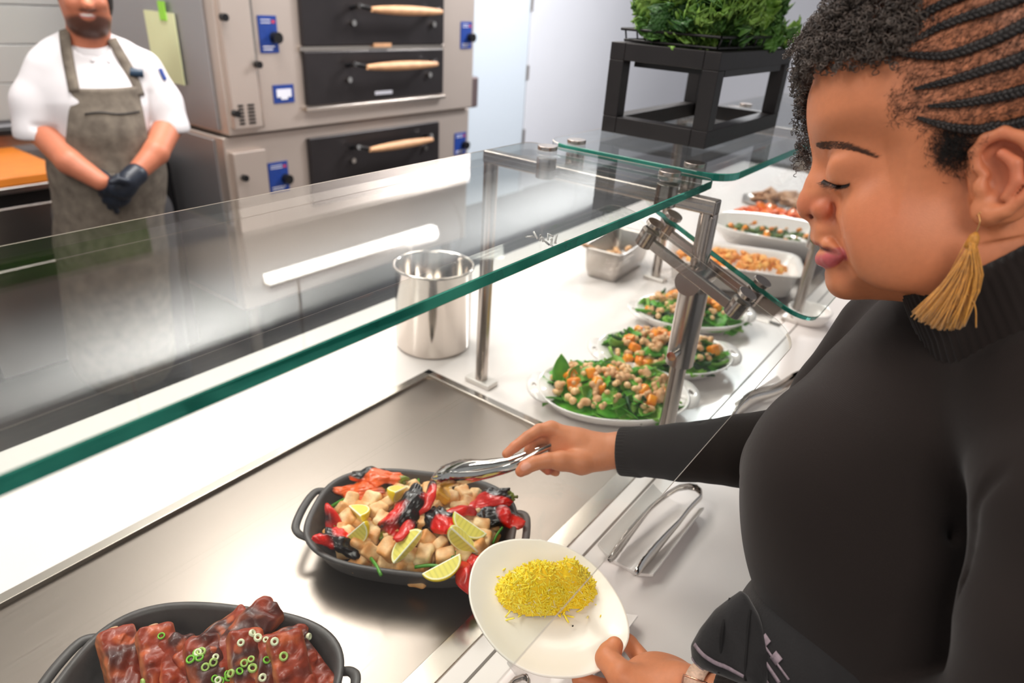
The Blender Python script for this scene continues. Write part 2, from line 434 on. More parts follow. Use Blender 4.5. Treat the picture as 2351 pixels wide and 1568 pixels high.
boxo('door_trim',(1.702,oy-.022,.2),(1.715,oy+.002,1.0),M['trimsteel'],ov,.002)
sv2=boxo('service_door',(1.565,oy+.0,-.5),(1.72,oy+.034,.105),M['oven'],ov,.004)
MB().cyl((1.60,oy-.02,.0),(1.60,oy+.005,.0),.014,12).build('latch',M['black'],sv2,angle=.6)
def bluepanel(x0,x1,z0,z1,yy,knob=True):
    p=boxo('control_label',(x0,yy-.004,z0),(x1,yy+.002,z1),M['blue'],ov)
    dz=(z1-z0)
    for a_,b_,c_ in((.80,.82,.03),(.88,.90,.03),(.16,.19,.02),(.08,.11,.03)): boxo('label_text',(x0+.012,yy-.0052,z0+dz*a_),(x1-c_,yy-.0042,z0+dz*b_),M['bluew'],p)
    boxo('label_mark',(x1-.025,yy-.0056,z0+dz*.80),(x1-.010,yy-.0046,z0+dz*.88),mat('red_mark',(190,60,80),.5),p)
    if knob: MB().cyl((x1-.018,yy-.035,z0+dz*.42),(x1-.018,yy-.002,z0+dz*.42),.022,16).build('knob',M['black'],p,angle=.6)
bluepanel(1.745,1.832,.488,.628,oy); bluepanel(2.985,3.075,.488,.622,oy)
bluepanel(1.74,1.842,-.10,.035,oy+.03); bluepanel(2.985,3.085,-.09,.035,oy+.03)
pl=boxo('name_plate',(1.785,oy-.004,.288),(1.888,oy+.001,.362),M['blue'],ov)
mb=MB(); mb.box((1.80,oy-.006,.312),(1.873,oy-.004,.345)); mb.box((1.82,oy-.006,.302),(1.853,oy-.004,.312)); mb.build('name_plate_text',M['bluew'],pl)
boxo('side_box',(3.115,oy+.05,.16),(3.215,oy+.4,.33),mat('oven_box',(120,104,104),.4,.6),ov,.01)
fixparents(ov)
nt_=empty('paper_note',(1.546,2.97,.5),'pale yellow paper notice hanging on the oven side','paper notice')
MB().box((1.537,2.85,.345),(1.5405,3.085,.615)).build('sheet',M['paper'],nt_)
MB().box((1.533,2.905,.585),(1.5365,2.955,.655)).build('tape',M['tape'],nt_)
fixparents(nt_)
# dark gap unit between oven and man
o=boxo('bin',(1.335,3.0,-.9),(1.50,3.5,.02),M['black'],bevel=.02); setp(o,'tall black bin standing between the man and the oven','bin')
# ---------------------------------------------------------------- serving counter
CT=.04
ct=empty('serving_counter',(1.2,.6,-.9),'long white solid-surface serving counter with recessed steel warmers','counter')
slab=MB()
X0,X1,Y0,Y1=-1.2,3.9,.045,1.235
def slabs(holes):
    xs=[X0]+[v for h in holes for v in(h[0],h[1])]+[X1]
    for i in range(0,len(xs),2): slab.box((xs[i],Y0,-CT),(xs[i+1],Y1,0))
    for h in holes: slab.box((h[0],Y0,-CT),(h[1],h[2],0)); slab.box((h[0],h[3],-CT),(h[1],Y1,0))
W1=(-.9,.945,.359,.895); W2=(1.76,2.75,.365,.70)
slabs([W1,W2])
slab.build('worktop',M['white'],ct,bevel=0)
boxo('seam',(X0,.330,.0),(X1,.3335,.0009),mat('dark_seam',(120,112,106),.6),ct)
boxo('cabinet_body',(X0+.03,Y0+.09,-.82),(X1-.03,Y1-.06,-CT),mat('counter_front',(205,198,192),.5),ct)
boxo('plinth',(X0+.05,Y0+.14,-.9),(X1-.05,Y1-.1,-.82),M['dark'],ct)
fixparents(ct)
def warmer(W,lab):
    x0,x1,y0,y1=W; e=empty('hot_plate',((x0+x1)/2,(y0+y1)/2,0),lab,'food warmer')
    fr=MB(); t=.019
    for a,b in(((x0,y0,-.02),(x1,y0+t*1.7,.0022)),((x0,y1-t,-.02),(x1,y1,.0022)),((x1-t,y0,-.02),(x1,y1,.0022)),((x0,y0,-.02),(x0+t,y1,.0022))): fr.box(a,b)
    fr.build('frame',M['trimsteel'],e,bevel=.0015)
    boxo('heated_surface',(x0+t,y0+t*1.7,-.02),(x1-t,y1-t,-.006),M['plate_steel'],e)
    fixparents(e)
warmer(W1,'brushed steel hot plate sunk in the counter under the two black pans')
warmer(W2,'farther steel hot plate under the large white serving dishes')
# slatted tray rail on the woman's side
rl=empty('tray_rail',(1.8,0,-.05),'pale slatted tray rail along the guest side of the counter','tray rail')
for i in range(6): boxo('slat',(1.15,-.20+i*.04,-.03),(3.6,-.172+i*.04,-.012),mat('rail_slat',(226,214,204),.4),rl,.003)
for x in (1.3,2.4,3.5): boxo('bracket',(x,-.2,-.05),(x+.03,.14,-.0301),M['satin'],rl)
fixparents(rl)
# ---------------------------------------------------------------- sneeze guard
def rrect(x0,x1,y0,y1,r,corners,n=10):
    """outline ccw, corners = which of (x0y0,x1y0,x1y1,x0y1) rounded"""
    out=[]
    for (cx,cy,a0),rn in zip(((x0,y0,180),(x1,y0,270),(x1,y1,0),(x0,y1,90)),corners):
        sx=1 if cx==x0 else -1; sy=1 if cy==y0 else -1
        if rn:
            for a in np.linspace(a0,a0+90,n): out.append((cx+sx*r+r*math.cos(math.radians(a)),cy+sy*r+r*math.sin(math.radians(a))))
        else: out.append((cx,cy))
    return np.array(out)
def pane(name,outline,fn,th,label,edge='gedge'):
    """outline (u,v) -> fn(u,v) world mid surface, normal computed; glass faces + green rim"""
    P=np.array([fn(u,v) for u,v in outline]); nn=nrm(np.cross(P[1]-P[0],P[-1]-P[0]))
    c=P.mean(0)
    nn=nrm(np.cross(np.array(fn(1,0))-np.array(fn(0,0)),np.array(fn(0,1))-np.array(fn(0,0))))
    n=len(P); ch=.0012
    inner=P+(c-P)/np.linalg.norm(c-P,axis=1)[:,None]*ch
    V=np.concatenate([inner+nn*th/2,inner-nn*th/2,P+nn*(th/2-ch),P-nn*(th/2-ch)])
    f=[tuple(range(n)),tuple(range(2*n-1,n-1,-1))]; mi=[0,0]
    oc=outline.mean(0)
    for i in range(n):
        j=(i+1)%n; e_=outline[j]-outline[i]; on=np.array([e_[1],-e_[0]]); on=on/(np.linalg.norm(on)+1e-9)
        away=on[1]>.35 or on[0]>.75  # sides turned away: pale chamfer paints the bright edge line
        f+=[(2*n+i,2*n+j,j,i),(3*n+i,3*n+j,2*n+j,2*n+i),(n+i,n+j,3*n+j,3*n+i)]; mi+=([2,0,0] if away else [1,1,1])
    o=npmesh(name,V,f,M['glass'],None,False); o.data.materials.append(M[edge]); o.data.materials.append(M['gedge2'])
    o.data.polygons.foreach_set('material_index',np.array(mi,np.int32)); o.data.update()
    setp(o,label,'glass panel'); return o
GZ=.525
pane('glass_shelf',rrect(-1.3,.972,.341,.683,.018,(0,1,1,0)),lambda u,v:(u,v,GZ),.012,'near horizontal glass shelf with green front edge above the black pans')
pane('glass_shelf',rrect(1.0,2.35,.334,.676,.05,(1,0,0,1)),lambda u,v:(u,v,GZ),.012,'farther horizontal glass shelf carrying the black box frame')
SL=math.atan(.425); PY0,PZ0=.166,.336; PL=.345
def pf(u,v): return (u,PY0+v*math.cos(SL),PZ0+v*math.sin(SL))
pane('glass_guard_panel',rrect(-1.3,.953,0,PL,.05,(0,1,1,0)),pf,.006,'near sloping glass panel hanging over the pans and the held plate','gedge2')
pane('glass_guard_panel',rrect(1.005,2.35,0,PL,.05,(1,0,0,1)),pf,.008,'farther sloping glass panel over the salads and white dishes')
def frame(X,lab):
    e=empty('guard_frame',(X,.56,0),lab,'sneeze guard frame')
    # tubes are joined square profiles, ribbed
    r=.0138
    for y in(.345,.772):
        MB().cyl((X,y,.008),(X,y,.478),r,24).build('post',M['satin'],e,angle=.6)
        boxo('foot_plate',(X-.018,y-.034,.0),(X+.018,y+.034,.012),mat('foot_plate',(225,218,212),.3,.3),e,.004)
    boxo('crossbar',(X-.0115,.333,.476),(X+.0115,.784,.499),M['satin'],e,.003)
    for zz in(.481,.490): boxo('groove',(X-.0120,.337,zz),(X+.0120,.780,zz+.002),M['ovenside'],e)
    for yy in(.339,.348): boxo('groove',(X-.0125,yy,.36),(X+.0125,yy+.002,.468),M['ovenside'],e)
    boxo('post_sleeve',(X-.0120,.333,.352),(X+.0120,.357,.4755),M['satin'],e,.003)
    MB().cyl((X,.345,.215),(X,.345,.352),.0235,28).build('collar',M['satin'],e,angle=.6)
    MB().cyl((X-.036,.345,.372),(X+.036,.345,.372),.021,28).build('pivot',M['satin'],e,angle=.6)
    MB().cyl((X-.044,.345,.245),(X-.02,.345,.245),.008,14).build('thumb_screw',M['polish'],e,angle=.6)
    ca,sa=math.cos(SL),math.sin(SL)
    for dx in(-.042,.042):
        # tilted clamp arm below the panel
        mid=np.array([X+dx*.8,.345,.388]); d=np.array([0,ca,sa]); nn=np.array([0,-sa,ca])
        Mt=Matrix(((1,0,0,mid[0]),(0,ca,-sa,mid[1]),(0,sa,ca,mid[2]),(0,0,0,1)))
        MB().box((-.005,-.092,-.0085),(.005,.092,.0085),Mt).build('clamp_arm',M['satin'],e,bevel=.002)
        for s in(-.088,.088):
            b=mid+d*s
            # the glass lies this far above the arm
            g=(PZ0+(b[1]-PY0)*math.tan(SL)-b[2])*ca
            k=MB(); k.cyl(b-nn*.010,b+nn*(g-.0042),.0145,24); k.cyl(b+nn*(g+.0042),b+nn*(g+.011),.0145,24)
            k.build('glass_clamp',M['satin'],e,bevel=.001)
    for y in(.40,.62):
        for dx in(-.045,.045):
            k=MB(); k.cyl((X+dx,y,.485),(X+dx,y,GZ-.0062),.0165,24); k.cyl((X+dx,y,GZ+.0062),(X+dx,y,GZ+.013),.0165,24); k.box((X+min(dx,0),y-.007,.486),(X+max(dx,0),y+.007,.498))
            k.build('shelf_clamp',M['satin'],e,bevel=.001)
    fixparents(e)
frame(.981,'near steel guard frame with tilted clamp arms beside the salads')
frame(1.83,'farther steel guard frame standing among the white dishes')
# ---------------------------------------------------------------- black display frame
bf=empty('display_frame',(1.39,.557,.53),'black wooden open box frame standing on the glass shelf','display stand')
bx0,bx1,by0,by1,bz0,bz1,bt=1.186,1.592,.45,.664,.5297,.690,.030
for x in(bx0,bx1-bt):
    for y in(by0,by1-bt): boxo('leg',(x,y,bz0+bt),(x+bt,y+bt,bz1-bt),M['blackwood'],bf,.0015)
for z in(bz0,bz1-bt):
    for y in(by0,by1-bt): boxo('long_rail',(bx0,y,z),(bx1,y+bt,z+bt),M['blackwood'],bf,.0015)
    for x in(bx0,bx1-bt): boxo('short_rail',(x,by0+bt+.0003,z),(x+bt,by1-bt-.0003,z+bt),M['blackwood'],bf,.0015)
boxo('inner_panel',(bx0+.045,by0+.005,bz1-bt-.012),(bx1-.045,by1-.03,bz1-bt-.0003),M['dark'],bf)
fixparents(bf)
# ---------------------------------------------------------------- lights
def area(name,loc,target,size,power,col=(1,1,1),sy=None):
    l=bpy.data.lights.new(name,'AREA'); l.energy=power; l.color=col; l.size=size
    if sy: l.shape='RECTANGLE'; l.size_y=sy
    o=bpy.data.objects.new(name,l); COL.objects.link(o); o.location=loc
    o.rotation_euler=(Vector(target)-Vector(loc)).to_track_quat('-Z','Y').to_euler(); return o
area('ceiling_or_fill_light',(1.0,1.5,2.0),(.8,.45,0),.8,11.5,(1,.915,.84))
area('ceiling_or_fill_light',(.2,1.35,2.0),(.3,.6,0),.8,8,(1,.905,.83))
area('ceiling_or_fill_light',(2.3,1.3,2.0),(2.1,.6,0),.8,15,(1,.915,.84))
area('ceiling_or_fill_light',(1.4,2.3,2.2),(1.6,3.2,.2),.8,50,(1,.97,.94))
area('ceiling_or_fill_light',(4.6,1.3,2.25),(4.5,3.4,.3),1.0,190,(.97,.98,1))
area('ceiling_or_fill_light',(-.6,1.8,2.2),(.6,3.2,.2),.6,24,(1,.98,.95))
area('ceiling_or_fill_light',(-.9,-.8,2.0),(.5,.1,.2),1.2,20,(1,.915,.84),.8)  # unseen fill lamp, added on the guest side to lift the front
w=bpy.data.worlds.new('world'); SC.world=w; w.use_nodes=True
w.node_tree.nodes['Background'].inputs[0].default_value=(.86,.87,.9,1); w.node_tree.nodes['Background'].inputs[1].default_value=.36
vs=SC.view_settings; vs.view_transform='Standard'; vs.look='None'; vs.exposure=.45; vs.gamma=1; vs.use_curve_mapping=False
# ---------------------------------------------------------------- dishes
def loftdish(mb,c,a,b,n,ang,prof,N=72,z0=0.0):
    """prof: list of (da, z): inset from rim and height, going outside bottom -> rim -> inside bottom"""
    rings=[sell(c,a+d,b+d,n,ang,z0+z,N) for d,z in prof]
    mb.loft(rings,True,True); return mb
HP=-.006
def panthing(c,ang,label):
    e=empty('roasting_pan',(c[0],c[1],HP),label,'pan')
    a,b=.152,.107
    loftdish(MB(),c,a,b,2.9,ang,[(-.034,0),(-.026,.002),(-.016,.014),(-.003,.044),(.003,.052),(.004,.055),(.001,.057),(-.003,.056),(-.006,.052),(-.013,.026),(-.022,.009),(-.034,.006)],z0=HP).build('pan_body',M['iron'],e,smooth=True)
    ca,sa=math.cos(ang),math.sin(ang)
    for s in(-1,1):
        P=[(a-.006,-.050,.040),(a+.007,-.048,.044),(a+.016,-.036,.047),(a+.019,0,.048),(a+.016,.036,.047),(a+.007,.048,.044),(a-.006,.050,.040)]
        P=[(c[0]+s*(ca*x-sa*y),c[1]+s*(sa*x+ca*y),HP+z) for x,y,z in P]
        MB().tube(spl(P,28),.0062,10,flat=.62).build('handle',M['iron'],e,smooth=True)
    fixparents(e); return e
PANG=math.atan2(-.852,.524)
C1=(.545,.547); C2=(.197,.537)
panthing(C1,PANG,'black cast iron pan full of tofu cubes, charred peppers and lemon wedges')
panthing(C2,PANG,'black cast iron pan of glazed ribs in the bottom left corner')
def inpan(C,u,v,z,a=.128,b=.084):
    ca,sa=math.cos(PANG),math.sin(PANG); x=u*a;y=v*b
    return np.array([C[0]+ca*x-sa*y,C[1]+sa*x+ca*y,HP+z])
def bowl(c,ang,a,b,h,label,tabs=True,z0=0.0,n=2.2):
    e=empty('oval_bowl',(c[0],c[1],z0),label,'serving dish')
    loftdish(MB(),c,a,b,n,ang,[(-.062,0),(-.058,.001),(-.045,.006),(-.018,.022),(-.004,h-.006),(.0,h),(-.003,h+.0015),(-.007,h-.002),(-.022,.026),(-.045,.012),(-.062,.008)],z0=z0).build('bowl_body',M['porcelain'],e,smooth=True)
    if tabs:
        ca,sa=math.cos(ang),math.sin(ang)
        for s in(-1,1):
            # flat tab with a finger hole: ring lofted
            o=[];i=[]
            for t in np.linspace(0,2*math.pi,32,endpoint=False):
                ox=a-.012+.034*math.cos(t); oy=.058*math.sin(t); ix=a+.006+.005*math.cos(t); iy=.010*math.sin(t)
                oz=h-.004+.004*max(0,math.cos(t))
                o.append((ox,oy,oz)); i.append((ix,iy,h-.003))
            def tr(L,dz): return np.array([(c[0]+s*(ca*x-sa*y),c[1]+s*(sa*x+ca*y),z0+z+dz) for x,y,z in L])
            mb=MB(); R=[tr(i,.002),tr(o,.002),tr(o,-.003),tr(i,-.003),tr(i,.002)]
            mb.loft(R,False,False); mb.build('handle',M['porcelain'],e,smooth=True)
    fixparents(e); return e
SA=math.atan2(-.79,.61)
B1=(1.092,.512);B2=(1.327,.507);B3=(1.592,.555)
bowl(B1,SA,.158,.122,.045,'oval white salad bowl nearest to the woman\'s sleeve')
bowl(B2,SA+.05,.158,.115,.045,'middle one of the three oval white salad bowls')
bowl(B3,SA+.08,.150,.110,.045,'farthest of the three oval white salad bowls, behind the clamp arms')
def inb(B,ang,u,v,z,a=.13,b=.095):
    ca,sa=math.cos(ang),math.sin(ang); x=u*a;y=v*b
    return np.array([B[0]+ca*x-sa*y,B[1]+sa*x+ca*y,z])
# far dishes
def rectdish(name,c,ang,a,b,h,label,z0,m=None,cat='serving dish'):
    e=empty(name,(c[0],c[1],z0),label,cat)
    loftdish(MB(),c,a,b,6,ang,[(-.035,0),(-.03,.001),(-.022,.008),(-.010,h-.010),(.002,h-.004),(.006,h-.002),(.006,h+.001),(0,h+.001),(-.014,h-.012),(-.028,.010),(-.04,.007)],z0=z0).build('dish_body',m or M['porcelain'],e,smooth=True)
    fixparents(e); return e
D4=(1.878,.585)
bowlD4=rectdish('baking_dish',(2.0,.600),math.radians(-68),.20,.115,.085,'deep white rectangular dish of golden cauliflower','z' and HP)
D5=(2.30,.56)
e5=empty('large_bowl',(2.36,.585,HP),'large white bowl of dark green broccoli salad','serving dish')
loftdish(MB(),(2.36,.585),.225,.15,2.3,math.radians(-72),[(-.12,0),(-.11,.002),(-.08,.02),(-.02,.075),(0,.105),(-.003,.108),(-.007,.104),(-.03,.075),(-.09,.03),(-.12,.02)],z0=HP).build('bowl_body',M['porcelain'],e5,smooth=True); fixparents(e5)
# spoon rim in the large bowl
o=MB(); loftdish(o,(2.32,.50),.05,.032,2,math.radians(60),[(-.02,-.006),(-.012,-.004),(0,.008),(-.002,.009),(-.012,0),(-.02,-.003)],z0=.075)
o=o.build('serving_spoon_bowl',M['porcelain'],None,smooth=True); o.rotation_euler=(0,0,0); setp(o,'white serving spoon bowl lying in the large broccoli bowl','spoon')
# platters of roasted squash and flatbreads farther away
def plat(c,ang,a,b,label,z0=0.0,m=None):
    e=empty('platter',(c[0],c[1],z0),label,'platter'); loftdish(MB(),c,a,b,5,ang,[(-.02,0),(-.01,.003),(0,.014),(-.003,.015),(-.015,.006),(-.03,.005)],z0=z0).build('platter_body',m or M['iron'],e,smooth=True); fixparents(e); return e
plat((2.66,.66),math.radians(-75),.21,.105,'dark platter of orange roasted squash beyond the broccoli bowl')
plat((3.10,.70),math.radians(-75),.24,.10,'long grey board of brown crisp bread near the back wall',m=M['steel'])
plat((2.95,.42),math.radians(-75),.12,.07,'small dark tray of orange slices close to the woman\'s nose')
# steel gastronorm pan on the white counter
def gpan():
    e=empty('steam_table_pan',(1.82,.90,0),'rectangular stainless food pan on the white counter behind the salads','steel pan')
    c=(1.815,.905); a,b=.125,.062
    loftdish(MB(),c,a,b,9,math.radians(5),[(-.016,0),(-.012,.002),(-.004,.03),(0,.092),(.008,.095),(.010,.096),(.010,.099),(.0,.099),(-.003,.095),(-.008,.03),(-.018,.008)],z0=0).build('pan_body',M['steel'],e,smooth=True); fixparents(e)
    o=MB(); blade(o,spl([(1.72,.925,.085),(1.68,.95,.105),(1.63,.985,.115)],10),np.full(10,.012),(0,0,1),np.zeros(10),.003)
    o=o.build('wooden_spoon',M['hwood'],None,smooth=True); setp(o,'end of a wooden spoon leaning out of the steel food pan','spoon')
gpan()
# steel bain-marie pot at the warmer corner
e=empty('utensil_pot',(1.035,.975,0),'tall shiny stainless cylinder pot on the counter corner behind the glass','pot')
pm=MB(); pc=(1.045,.975); loftdish(pm,pc,.088,.088,2,0,[(-.01,0),(-.002,.003),(0,.01),(0,.195),(.005,.2),(.005,.204),(0,.205),(-.003,.2),(-.003,.012),(-.01,.008)]); pm.build('pot_body',mat('pot_steel',(214,204,196),.13,1),e,smooth=True); fixparents(e)
def tongs(name,pts,spread,label,w0=.006,w1=.017,L=None,up=(0,0,1),parent=None,material=None,tipcup=-.006,n=36,opening=None):
    """two scalloped arms joined at the first point; pts centre line from joint to tip"""
    e=empty(name,tuple(pts[0]),label,'tongs'); P=spl(pts,n); s=np.linspace(0,1,n)
    T=np.gradient(P,axis=0); up=nrm(up)
    wid=w0+(w1-w0)*np.clip((s-.45)/.35,0,1)**1.2
    wid=np.where(s>.86,w1*np.sqrt(np.clip(1-((s-.86)/.145)**2,0.02,1)),wid)
    wid=wid*(1+.05*np.sin(s*90)*(s>.72))
    cup=np.where(s<.5,-.0035,-.0035+(tipcup+.0035)*np.clip((s-.5)/.3,0,1))
    op=opening if opening is not None else np.interp(s,[0,.03,.12,.5,.8,1],[0,.35,.7,1,.85,.35])
    sp=np.asarray(spread,float)
    for sg in(-1,1):
        Q=P+sg*sp[None,:]*op[:,None]
        mb=MB(); blade(mb,Q,wid,sg*nrm(sp),cup,.0012,9); mb.build('tong_arm',material or M['polish'],e,smooth=True)
    th=np.linspace(-math.pi/2,math.pi/2,9); d0=nrm(P[0]-P[1])
    fixparents(e); return e
# small porcelain tong trays
def trough(c,ang,a,b,label):
    e=empty('tong_tray',(c[0],c[1],0),label,'tray')
    ca,sa=math.cos(ang),math.sin(ang)
    xs=np.linspace(-a,a,9); ys=np.linspace(-b,b,13)
    def z(u,v): return .006+.016*abs(v/b)**2.5
    top=[];bot=[]
    for x in xs:
        for y in ys:
            p=(c[0]+ca*x-sa*y,c[1]+sa*x+ca*y); top.append((p[0],p[1],z(x,y))); bot.append((p[0],p[1],max(.0004,z(x,y)-.006) if abs(y)>b*.5 else .0004))
    V=np.array(top+bot); off=len(top); f=[]; nc=len(ys)
    for i in range(8):
        for j in range(12):
            q=i*nc+j; f.append((q,q+nc,q+nc+1,q+1)); f.append((off+q,off+q+1,off+q+nc+1,off+q+nc))
    per=[j for j in range(nc)]+[i*nc+nc-1 for i in range(1,9)]+[8*nc+j for j in range(nc-2,-1,-1)]+[i*nc for i in range(7,0,-1)]
    for q,r in zip(per,per[1:]+per[:1]): f.append((q,r,off+r,off+q))
    MB().add(V,f).build('tray_body',M['porcelain'],e,bevel=.001); fixparents(e)
trough((.803,.272),math.radians(0),.094,.047,'white porcelain rest holding steel tongs beside the held plate')
trough((.545,.255),math.radians(0),.085,.047,'white porcelain rest mostly hidden under the plate of rice')
tongs('serving_tongs',[(.925,.252,.032),(.86,.262,.032),(.78,.266,.028),(.688,.266,.024)],(0,.028,0),'polished steel tongs resting in the white tray beside the rice plate',w0=.007,w1=.016,opening=np.interp(np.linspace(0,1,36),[0,.03,.12,.5,.8,1],[0,.45,.8,1,1,.9]))
tongs('serving_tongs',[(.46,.270,.022),(.42,.268,.020),(.36,.266,.014),(.30,.262,.012)],(0,.018,0),'steel tongs whose end shows at the bottom edge below the plate',w0=.006,w1=.012)
tongs('serving_tongs',[(1.47,.235,.03),(1.38,.25,.026),(1.30,.285,.02),(1.22,.295,.012)],(.004,.012,0),'steel tongs lying on the counter above the black sleeve',w0=.010,w1=.02)
trough((1.34,.245),math.radians(-10),.094,.047,'white tray under the tongs above the black sleeve')
for i in range(9):
    if i==0:
        sp0=MB(); loftdish(sp0,(0,0),.15,.075,7,0,[(-.03,0),(-.01,.002),(0,.0065),(-.002,.0075),(-.012,.004),(-.04,.003)]); sp0=sp0.build('square_plate',mat('stack_plate',(230,214,202),.3),None,smooth=True)
        pp=sp0
    else: pp=sp0.copy(); COL.objects.link(pp)
    pp.location=(1.60+.002*math.sin(i*2),.14+.002*math.cos(i*3),.0002+i*.0077); setp(pp,'pale rectangular plate in the stack behind the woman\'s upper arm','plate','stacked plates on the counter')
# small white cup and far spoon
e=empty('sauce_bowl',(1.86,.325,0),'small round white bowl near the woman\'s chin','bowl')
loftdish(MB(),(1.86,.318),.058,.058,2,0,[(-.02,0),(-.008,.004),(0,.036),(-.003,.038),(-.006,.034),(-.014,.008),(-.03,.005)]).build('bowl_body',M['porcelain'],e,smooth=True); fixparents(e)
# ---------------------------------------------------------------- food: generic bits
def lump(r,h,prims,material,name='lump',smooth=1):
    s=SDF((-r,-r,-r),(r,r,r),h)
    for p in prims(s) or []: pass
    V,F=s.mesh(smooth); return V,F
def proto(V,F,name,material,cols=None):
    o=npmesh(name,V,F,material,None,True)
    if cols is not None: setcol(o,cols)
    return o
used=set()
def place(p,loc,rot,sc=1.0,label=None,cat=None,group=None):
    """first use moves the prototype, later ones copy it"""
    if p.name in used: o=p.copy(); COL.objects.link(o)
    else: o=p; used.add(p.name)
    o.location=tuple(loc); o.rotation_euler=rot; o.scale=(sc,)*3 if np.isscalar(sc) else sc
    setp(o,label,cat,group); return o
def rr(a=6.28): return (rnd.uniform(0,a),rnd.uniform(0,a),rnd.uniform(0,a))
def noise3(V,f,seed=0):
    r=np.random.RandomState(seed); out=np.zeros(len(V))
    for i in range(7):
        k=r.normal(size=3); k=k/np.linalg.norm(k)*f*r.uniform(.6,1.6); out+=np.sin(V@k+r.uniform(0,6.28))
    return out/3.0
def L3(c): return np.array(lin(c))
# tofu
mt=mat('fried_tofu',(232,186,132),.5,attr=True,noise=.35,nscale=160,bump=.35,bscale=350,sss=.08)
tofus=[]
for i in range(5):
    r=np.random.RandomState(i); s=SDF((-.02,)*3,(.02,)*3,.0011)
    hs=np.array([.0115,.0105,.0088])*r.uniform(.85,1.15,3)
    s.box((0,0,0),hs,.0035)
    for q in range(4): s.sph(r.uniform(-.8,.8,3)*hs,.0045,.004)
    V,F=s.mesh(2); V+=0
    n=noise3(V,350,i); V*=(1+.03*n[:,None])
    ed=np.clip((np.abs(V/hs).max(1)-.55)*1.2,0,1); n2=noise3(V,260,i+9)
    t=np.clip(.45+.5*n2+.25*(np.sort(np.abs(V/hs),1)[:,1]-.6),0,1)[:,None]
    tofus.append(proto(V,F,'tofu_cube',mt,L3((250,222,172))*(1-t)+L3((220,152,84))*t))
mc=mat('charred_pepper',(214,32,18),.26,attr=True,noise=.35,nscale=110,coat=.4,bump=.5,bscale=260)
def pepper(seed,L=.05,open_end=True,orange=False):
    r=np.random.RandomState(seed); s=SDF((-.045,-.03,-.03),(.045,.03,.03),.0012)
    p=[(-L/2,0,0),(-L/6,r.uniform(-.006,.006),r.uniform(-.003,.003)),(L/6,r.uniform(-.008,.008),0),(L/2,r.uniform(-.01,.01),r.uniform(-.006,.004))]
    s.chain(p,[.0150,.0175,.0150,.009],.006)
    for i in range(5): s.cone((-L/2,.01*math.cos(i*1.26),.010*math.sin(i*1.26)),(L/3,.007*math.cos(i*1.26),.006*math.sin(i*1.26)),.0045,.003,.004)
    V,F=s.mesh(1); V=V*np.array([1,1,.72]); n=noise3(V,180,seed); V+=V*.13*n[:,None]; V+=V*.07*noise3(V,420,seed+1)[:,None]; V+=V*.06*np.abs(noise3(V*[.4,1,1],700,seed+2))[:,None]
    red=L3((236,96,30) if orange else (222,26,14)); t=np.clip(noise3(V,120,seed+3)*2.6+.05,0,1)[:,None]
    c=red*(1-t)+L3((22,16,16))*t
    d=np.clip(1-(V[:,0]+L/2+.0145)/.006,0,1)*(np.hypot(V[:,1],V[:,2])<.0095); d=d[:,None]
    c=c*(1-d)+L3((120,130,40))*d
    o=proto(V,F,'charred_pepper',mc,c); st=MB(); st.tube(spl([(-L/2-.010,0,0),(-L/2-.015,.002,.001),(-L/2-.021,.006,.003)],5),[.0035,.0022,.002,.002,.0025],7); st.build('stem',mat('pepper_stem',(96,100,40),.6),o,smooth=True)
    return o
def strip(seed,L=.05):
    r=np.random.RandomState(seed); mb=MB(); n=14
    P=spl([(-L/2,0,0),(-L/5,r.uniform(-.008,.008),.006),(L/5,r.uniform(-.008,.008),.005),(L/2,r.uniform(-.01,.01),-.003)],n); w=.009*np.sin(np.linspace(.25,3.0,n))**.6
    blade(mb,P,w,(0,.3,1),np.full(n,-.004),.0018,9); V=np.concatenate(mb.v); F=mb.f
    V=V+.0012*noise3(V,300,seed)[:,None]; o=npmesh('pepper_strip',V,F,mc,None,True)
    t=np.clip(noise3(V,140,seed+5)*1.7-.1,0,1)[:,None]; setcol(o,L3((214,34,20))*(1-t)+L3((20,15,15))*t); return o
ml=mat('lemon',(240,220,60),.3,attr=True,bump=.1,bscale=300,sss=.15)
def wedge(seed,lime=False):
    s=SDF((-.03,-.03,-.03),(.03,.03,.03),.0011)
    s.ell((0,0,0),(.029,.023,.023),0,world=False); ca_,sa_=math.cos(.62),math.sin(.62)
    s.op(lambda x,y,z:-(np.abs(y)*ca_+z*sa_)+0*x,np.array([-.03]*3),np.array([.03]*3),.001,'s')
    V,F=s.mesh(1); d=np.sqrt((V[:,0]/.029)**2+(V[:,1]/.023)**2+(V[:,2]/.023)**2)
    rind=np.clip((d-.95)/.02,0,1)[:,None]; pith=np.clip((d-.86)/.03,0,1)[:,None]
    flesh=L3((236,224,110))*(1-.15*np.clip(np.sin(V[:,0]*900),0,1)[:,None])
    c=flesh*(1-pith)+L3((248,242,200))*pith; c=c*(1-rind)+L3((232,206,30) if not lime else (212,214,60))*rind
    ax=(np.hypot(V[:,1],V[:,2])<.0022)[:,None]; c=np.where(ax,L3((250,246,215)),c)
    return proto(V,F,'lemon_wedge',ml,c)
mgreen=mat('green_bean_skin',(84,150,50),.35,noise=.3,nscale=60)
def stick(name,L,r,m,seed):
    q=np.random.RandomState(seed); mb=MB(); mb.tube(spl([(-L/2,0,0),(0,q.uniform(-.004,.004),.001),(L/2,q.uniform(-.006,.006),0)],8),r,7); return mb.build(name,m,None,smooth=True)
def P1(px,py,z): return at(px,py,HP+z)
